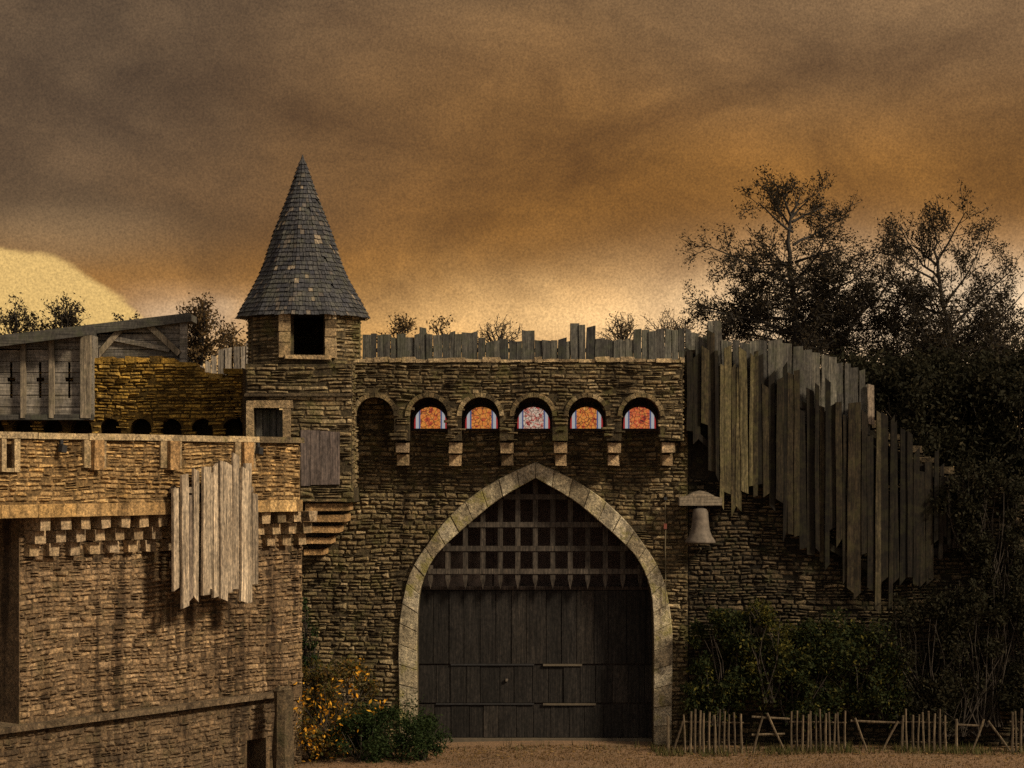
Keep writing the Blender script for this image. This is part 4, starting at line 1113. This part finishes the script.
bush('bramble_thicket', 'brown tangle hanging over the wall top under the dark evergreens', 'thicket', [(995, 525, -.3, 40, 60, .35), (960, 500, -.25, 26, 40, .3)], 15000, 'leaf_dark', .075, stems=24)
gd = 'dark evergreens massed behind the wall'
bush('evergreen_tree', 'dark evergreen directly right of the pale end board', 'tree', [(905, 420, 2.6, 40, 58, .9), (900, 470, 2.4, 40, 60, .9)], 20000, 'leaf_dark', .1, stems=20, group=gd, shell=.6)
bush('evergreen_tree', 'dark evergreen behind the lower trunk of the second tree', 'tree', [(952, 424, 3.2, 42, 66, 1.0), (955, 480, 3.0, 50, 60, 1.0), (930, 398, 3.4, 46, 34, .9)], 34000, 'leaf_dark', .1, stems=20, group=gd, shell=.6)
bush('evergreen_tree', 'dark evergreen at the right edge of the photo', 'tree', [(1012, 425, 2.6, 30, 50, .8), (1008, 424, 2.8, 46, 74, 1.0), (1010, 490, 2.6, 50, 70, 1.0), (985, 402, 3.4, 50, 36, .9)], 48000, 'leaf_dark', .1, stems=20, group=gd, shell=.6)
bush('evergreen_tree', 'low dark evergreen at the foot of the large tree', 'tree', [(872, 380, 4.5, 30, 26, .8), (846, 376, 4.5, 24, 18, .8)], 7000, 'leaf_dark', .1, stems=16, group=gd, shell=.6)

# ------------------------------------------------------------------ light
SUN = Vector((.74, -.46, .64)).normalized()
sun = bpy.data.lights.new('sun', 'SUN'); sun.energy = 2.8; sun.angle = R(9); sun.color = (1, .82, .57)
so = link(bpy.data.objects.new('sun', sun)); so.rotation_euler = (-SUN).to_track_quat('-Z', 'Y').to_euler()
so.location = (20, -20, 30)

world = bpy.data.worlds.new('World'); scene.world = world; world.use_nodes = True
nt = NT(world.node_tree); world.node_tree.nodes.clear()
out = nt.node('ShaderNodeOutputWorld')
sky = nt.node('ShaderNodeTexSky', sky_type='NISHITA', sun_disc=False)
sky.sun_elevation = math.asin(SUN.z); sky.sun_rotation = math.atan2(SUN.x, SUN.y)
bg1 = nt.node('ShaderNodeBackground'); nt.put(bg1.inputs[0], sky.outputs[0]); bg1.inputs[1].default_value = .06
gen = nt.node('ShaderNodeTexCoord').outputs['Generated']
sp_ = nt.node('ShaderNodeSeparateXYZ'); nt.put(sp_.inputs[0], gen); sx, sy, szz = sp_.outputs
wl = nt.scale(gen, (3.2, 3.2, 6.0))
n1 = nt.noise(wl, 1.4, 5, .55, .6); n2 = nt.noise(nt.scale(gen, (4, 4, 10)), 1.6, 6, .55, .5); n3 = nt.noise(gen, 60, 6, .7)
c1 = nt.m('SUBTRACT', n1, .5); c2 = nt.m('SUBTRACT', n2, .5)
zw = nt.m('ADD', szz, nt.m('MULTIPLY', c1, .045))
xw = nt.m('ADD', sx, nt.m('MULTIPLY', c2, .06))
# cloud deck: low amber band, brown grey body
deck = nt.ramp(nt.mapr(zw, .03, .23), [(0, (.55, .33, .12)), (.12, (.42, .21, .055)), (.21, (.25, .107, .018)), (.42, (.205, .086, .0135)), (.66, (.175, .081, .02)), (.95, (.15, .085, .036))])
dark = nt.mapr(nt.m('ADD', sx, nt.m('MULTIPLY', c1, .12)), -.2, .05, 1, 0, True)
hi = nt.mapr(szz, .075, .115, 0, 1, True)
deck = nt.mix(nt.m('MULTIPLY', nt.m('MULTIPLY', dark, hi), .8), deck, (.085, .056, .032))
lite = nt.m('MULTIPLY', nt.mapr(sx, .0, .14, 0, 1, True), nt.mapr(szz, .13, .2, 0, 1, True))
deck = nt.mix(nt.m('MULTIPLY', lite, .6), deck, (.21, .122, .056))
deck = nt.mix(1.0, deck, nt.ramp(n2, [(.3, (.72, .70, .68)), (.5, (1, 1, 1)), (.7, (1.28, 1.28, 1.28))]), 'MULTIPLY')
def gauss(x0, z0, wx, wz, xx=xw, zz=zw):
    a = nt.m('POWER', nt.m('DIVIDE', nt.m('SUBTRACT', xx, x0), wx), 2.0); b = nt.m('POWER', nt.m('DIVIDE', nt.m('SUBTRACT', zz, z0), wz), 2.0)
    return nt.m('ADD', a, b)
def blob(*a): return nt.m('POWER', 2.718, nt.m('MULTIPLY', gauss(*a), -1.0))
deck = nt.mix(nt.m('MULTIPLY', blob(.03, .07, .085, .017), .9), deck, (.84, .5, .19))
deck = nt.mix(nt.m('MULTIPLY', blob(.18, .066, .11, .026), .9), deck, (.86, .64, .41))
deck = nt.mix(nt.m('MULTIPLY', blob(-.135, .06, .03, .014), .8), deck, (.62, .43, .26))
n4 = nt.noise(nt.scale(gen, (7, 7, 13)), 1.7, 8, .6, .6)
deck = nt.mix(1.0, deck, nt.ramp(n4, [(.32, (.7, .68, .68)), (.5, (1, 1, 1)), (.68, (1.34, 1.33, 1.3))]), 'MULTIPLY')
n5 = nt.m('SUBTRACT', nt.noise(gen, 22, 6, .6), .5)
rip = nt.mapr(gauss(-.232, .052, .082, .044, nt.m('ADD', sx, nt.m('MULTIPLY', c2, .05)), nt.m('ADD', szz, nt.m('MULTIPLY', n5, .012))), .9, 1.04, 1, 0, True)
deck = nt.mix(nt.m('MULTIPLY', blob(-.2, .1, .045, .016), .28), deck, (.45, .28, .13))
deck = nt.mix(rip, deck, (.62, .395, .13))
deck = nt.mix(nt.mapr(szz, .24, .6, 0, 1, True), deck, (.24, .2, .165))
deck = nt.mix(nt.mapr(sy, .2, -.5, 0, 1, True), deck, (.40, .34, .28))  # sky behind the camera brightened, added as front fill
deck = nt.mix(1.0, deck, nt.ramp(nt.noise(gen, 1000, 3, .75), [(.3, (.7, .7, .7)), (.7, (1.3, 1.3, 1.3))]), 'MULTIPLY')
bg2 = nt.node('ShaderNodeBackground'); nt.put(bg2.inputs[0], deck); bg2.inputs[1].default_value = .7
mx = nt.node('ShaderNodeMixShader'); mx.inputs[0].default_value = .98
nt.l.new(bg1.outputs[0], mx.inputs[1]); nt.l.new(bg2.outputs[0], mx.inputs[2]); nt.l.new(mx.outputs[0], out.inputs[0])

# ------------------------------------------------------------------ camera and view
cam = bpy.data.cameras.new('camera'); co = link(bpy.data.objects.new('camera', cam))
cam.sensor_width = 36; cam.lens = 36 * FPX / 1024; cam.shift_y = (HOR - 384) / 1024
cam.clip_start = .5; cam.clip_end = 3000
co.location = (0, CAM_Y, CAM_Z); co.rotation_euler = (R(90), 0, 0)
scene.camera = co
vs = scene.view_settings
vs.view_transform = 'Standard'; vs.look = 'None'; vs.exposure = .78; vs.gamma = 1; vs.use_curve_mapping = False
scene.cycles.max_bounces = 5; scene.cycles.diffuse_bounces = 3; scene.cycles.use_denoising = False
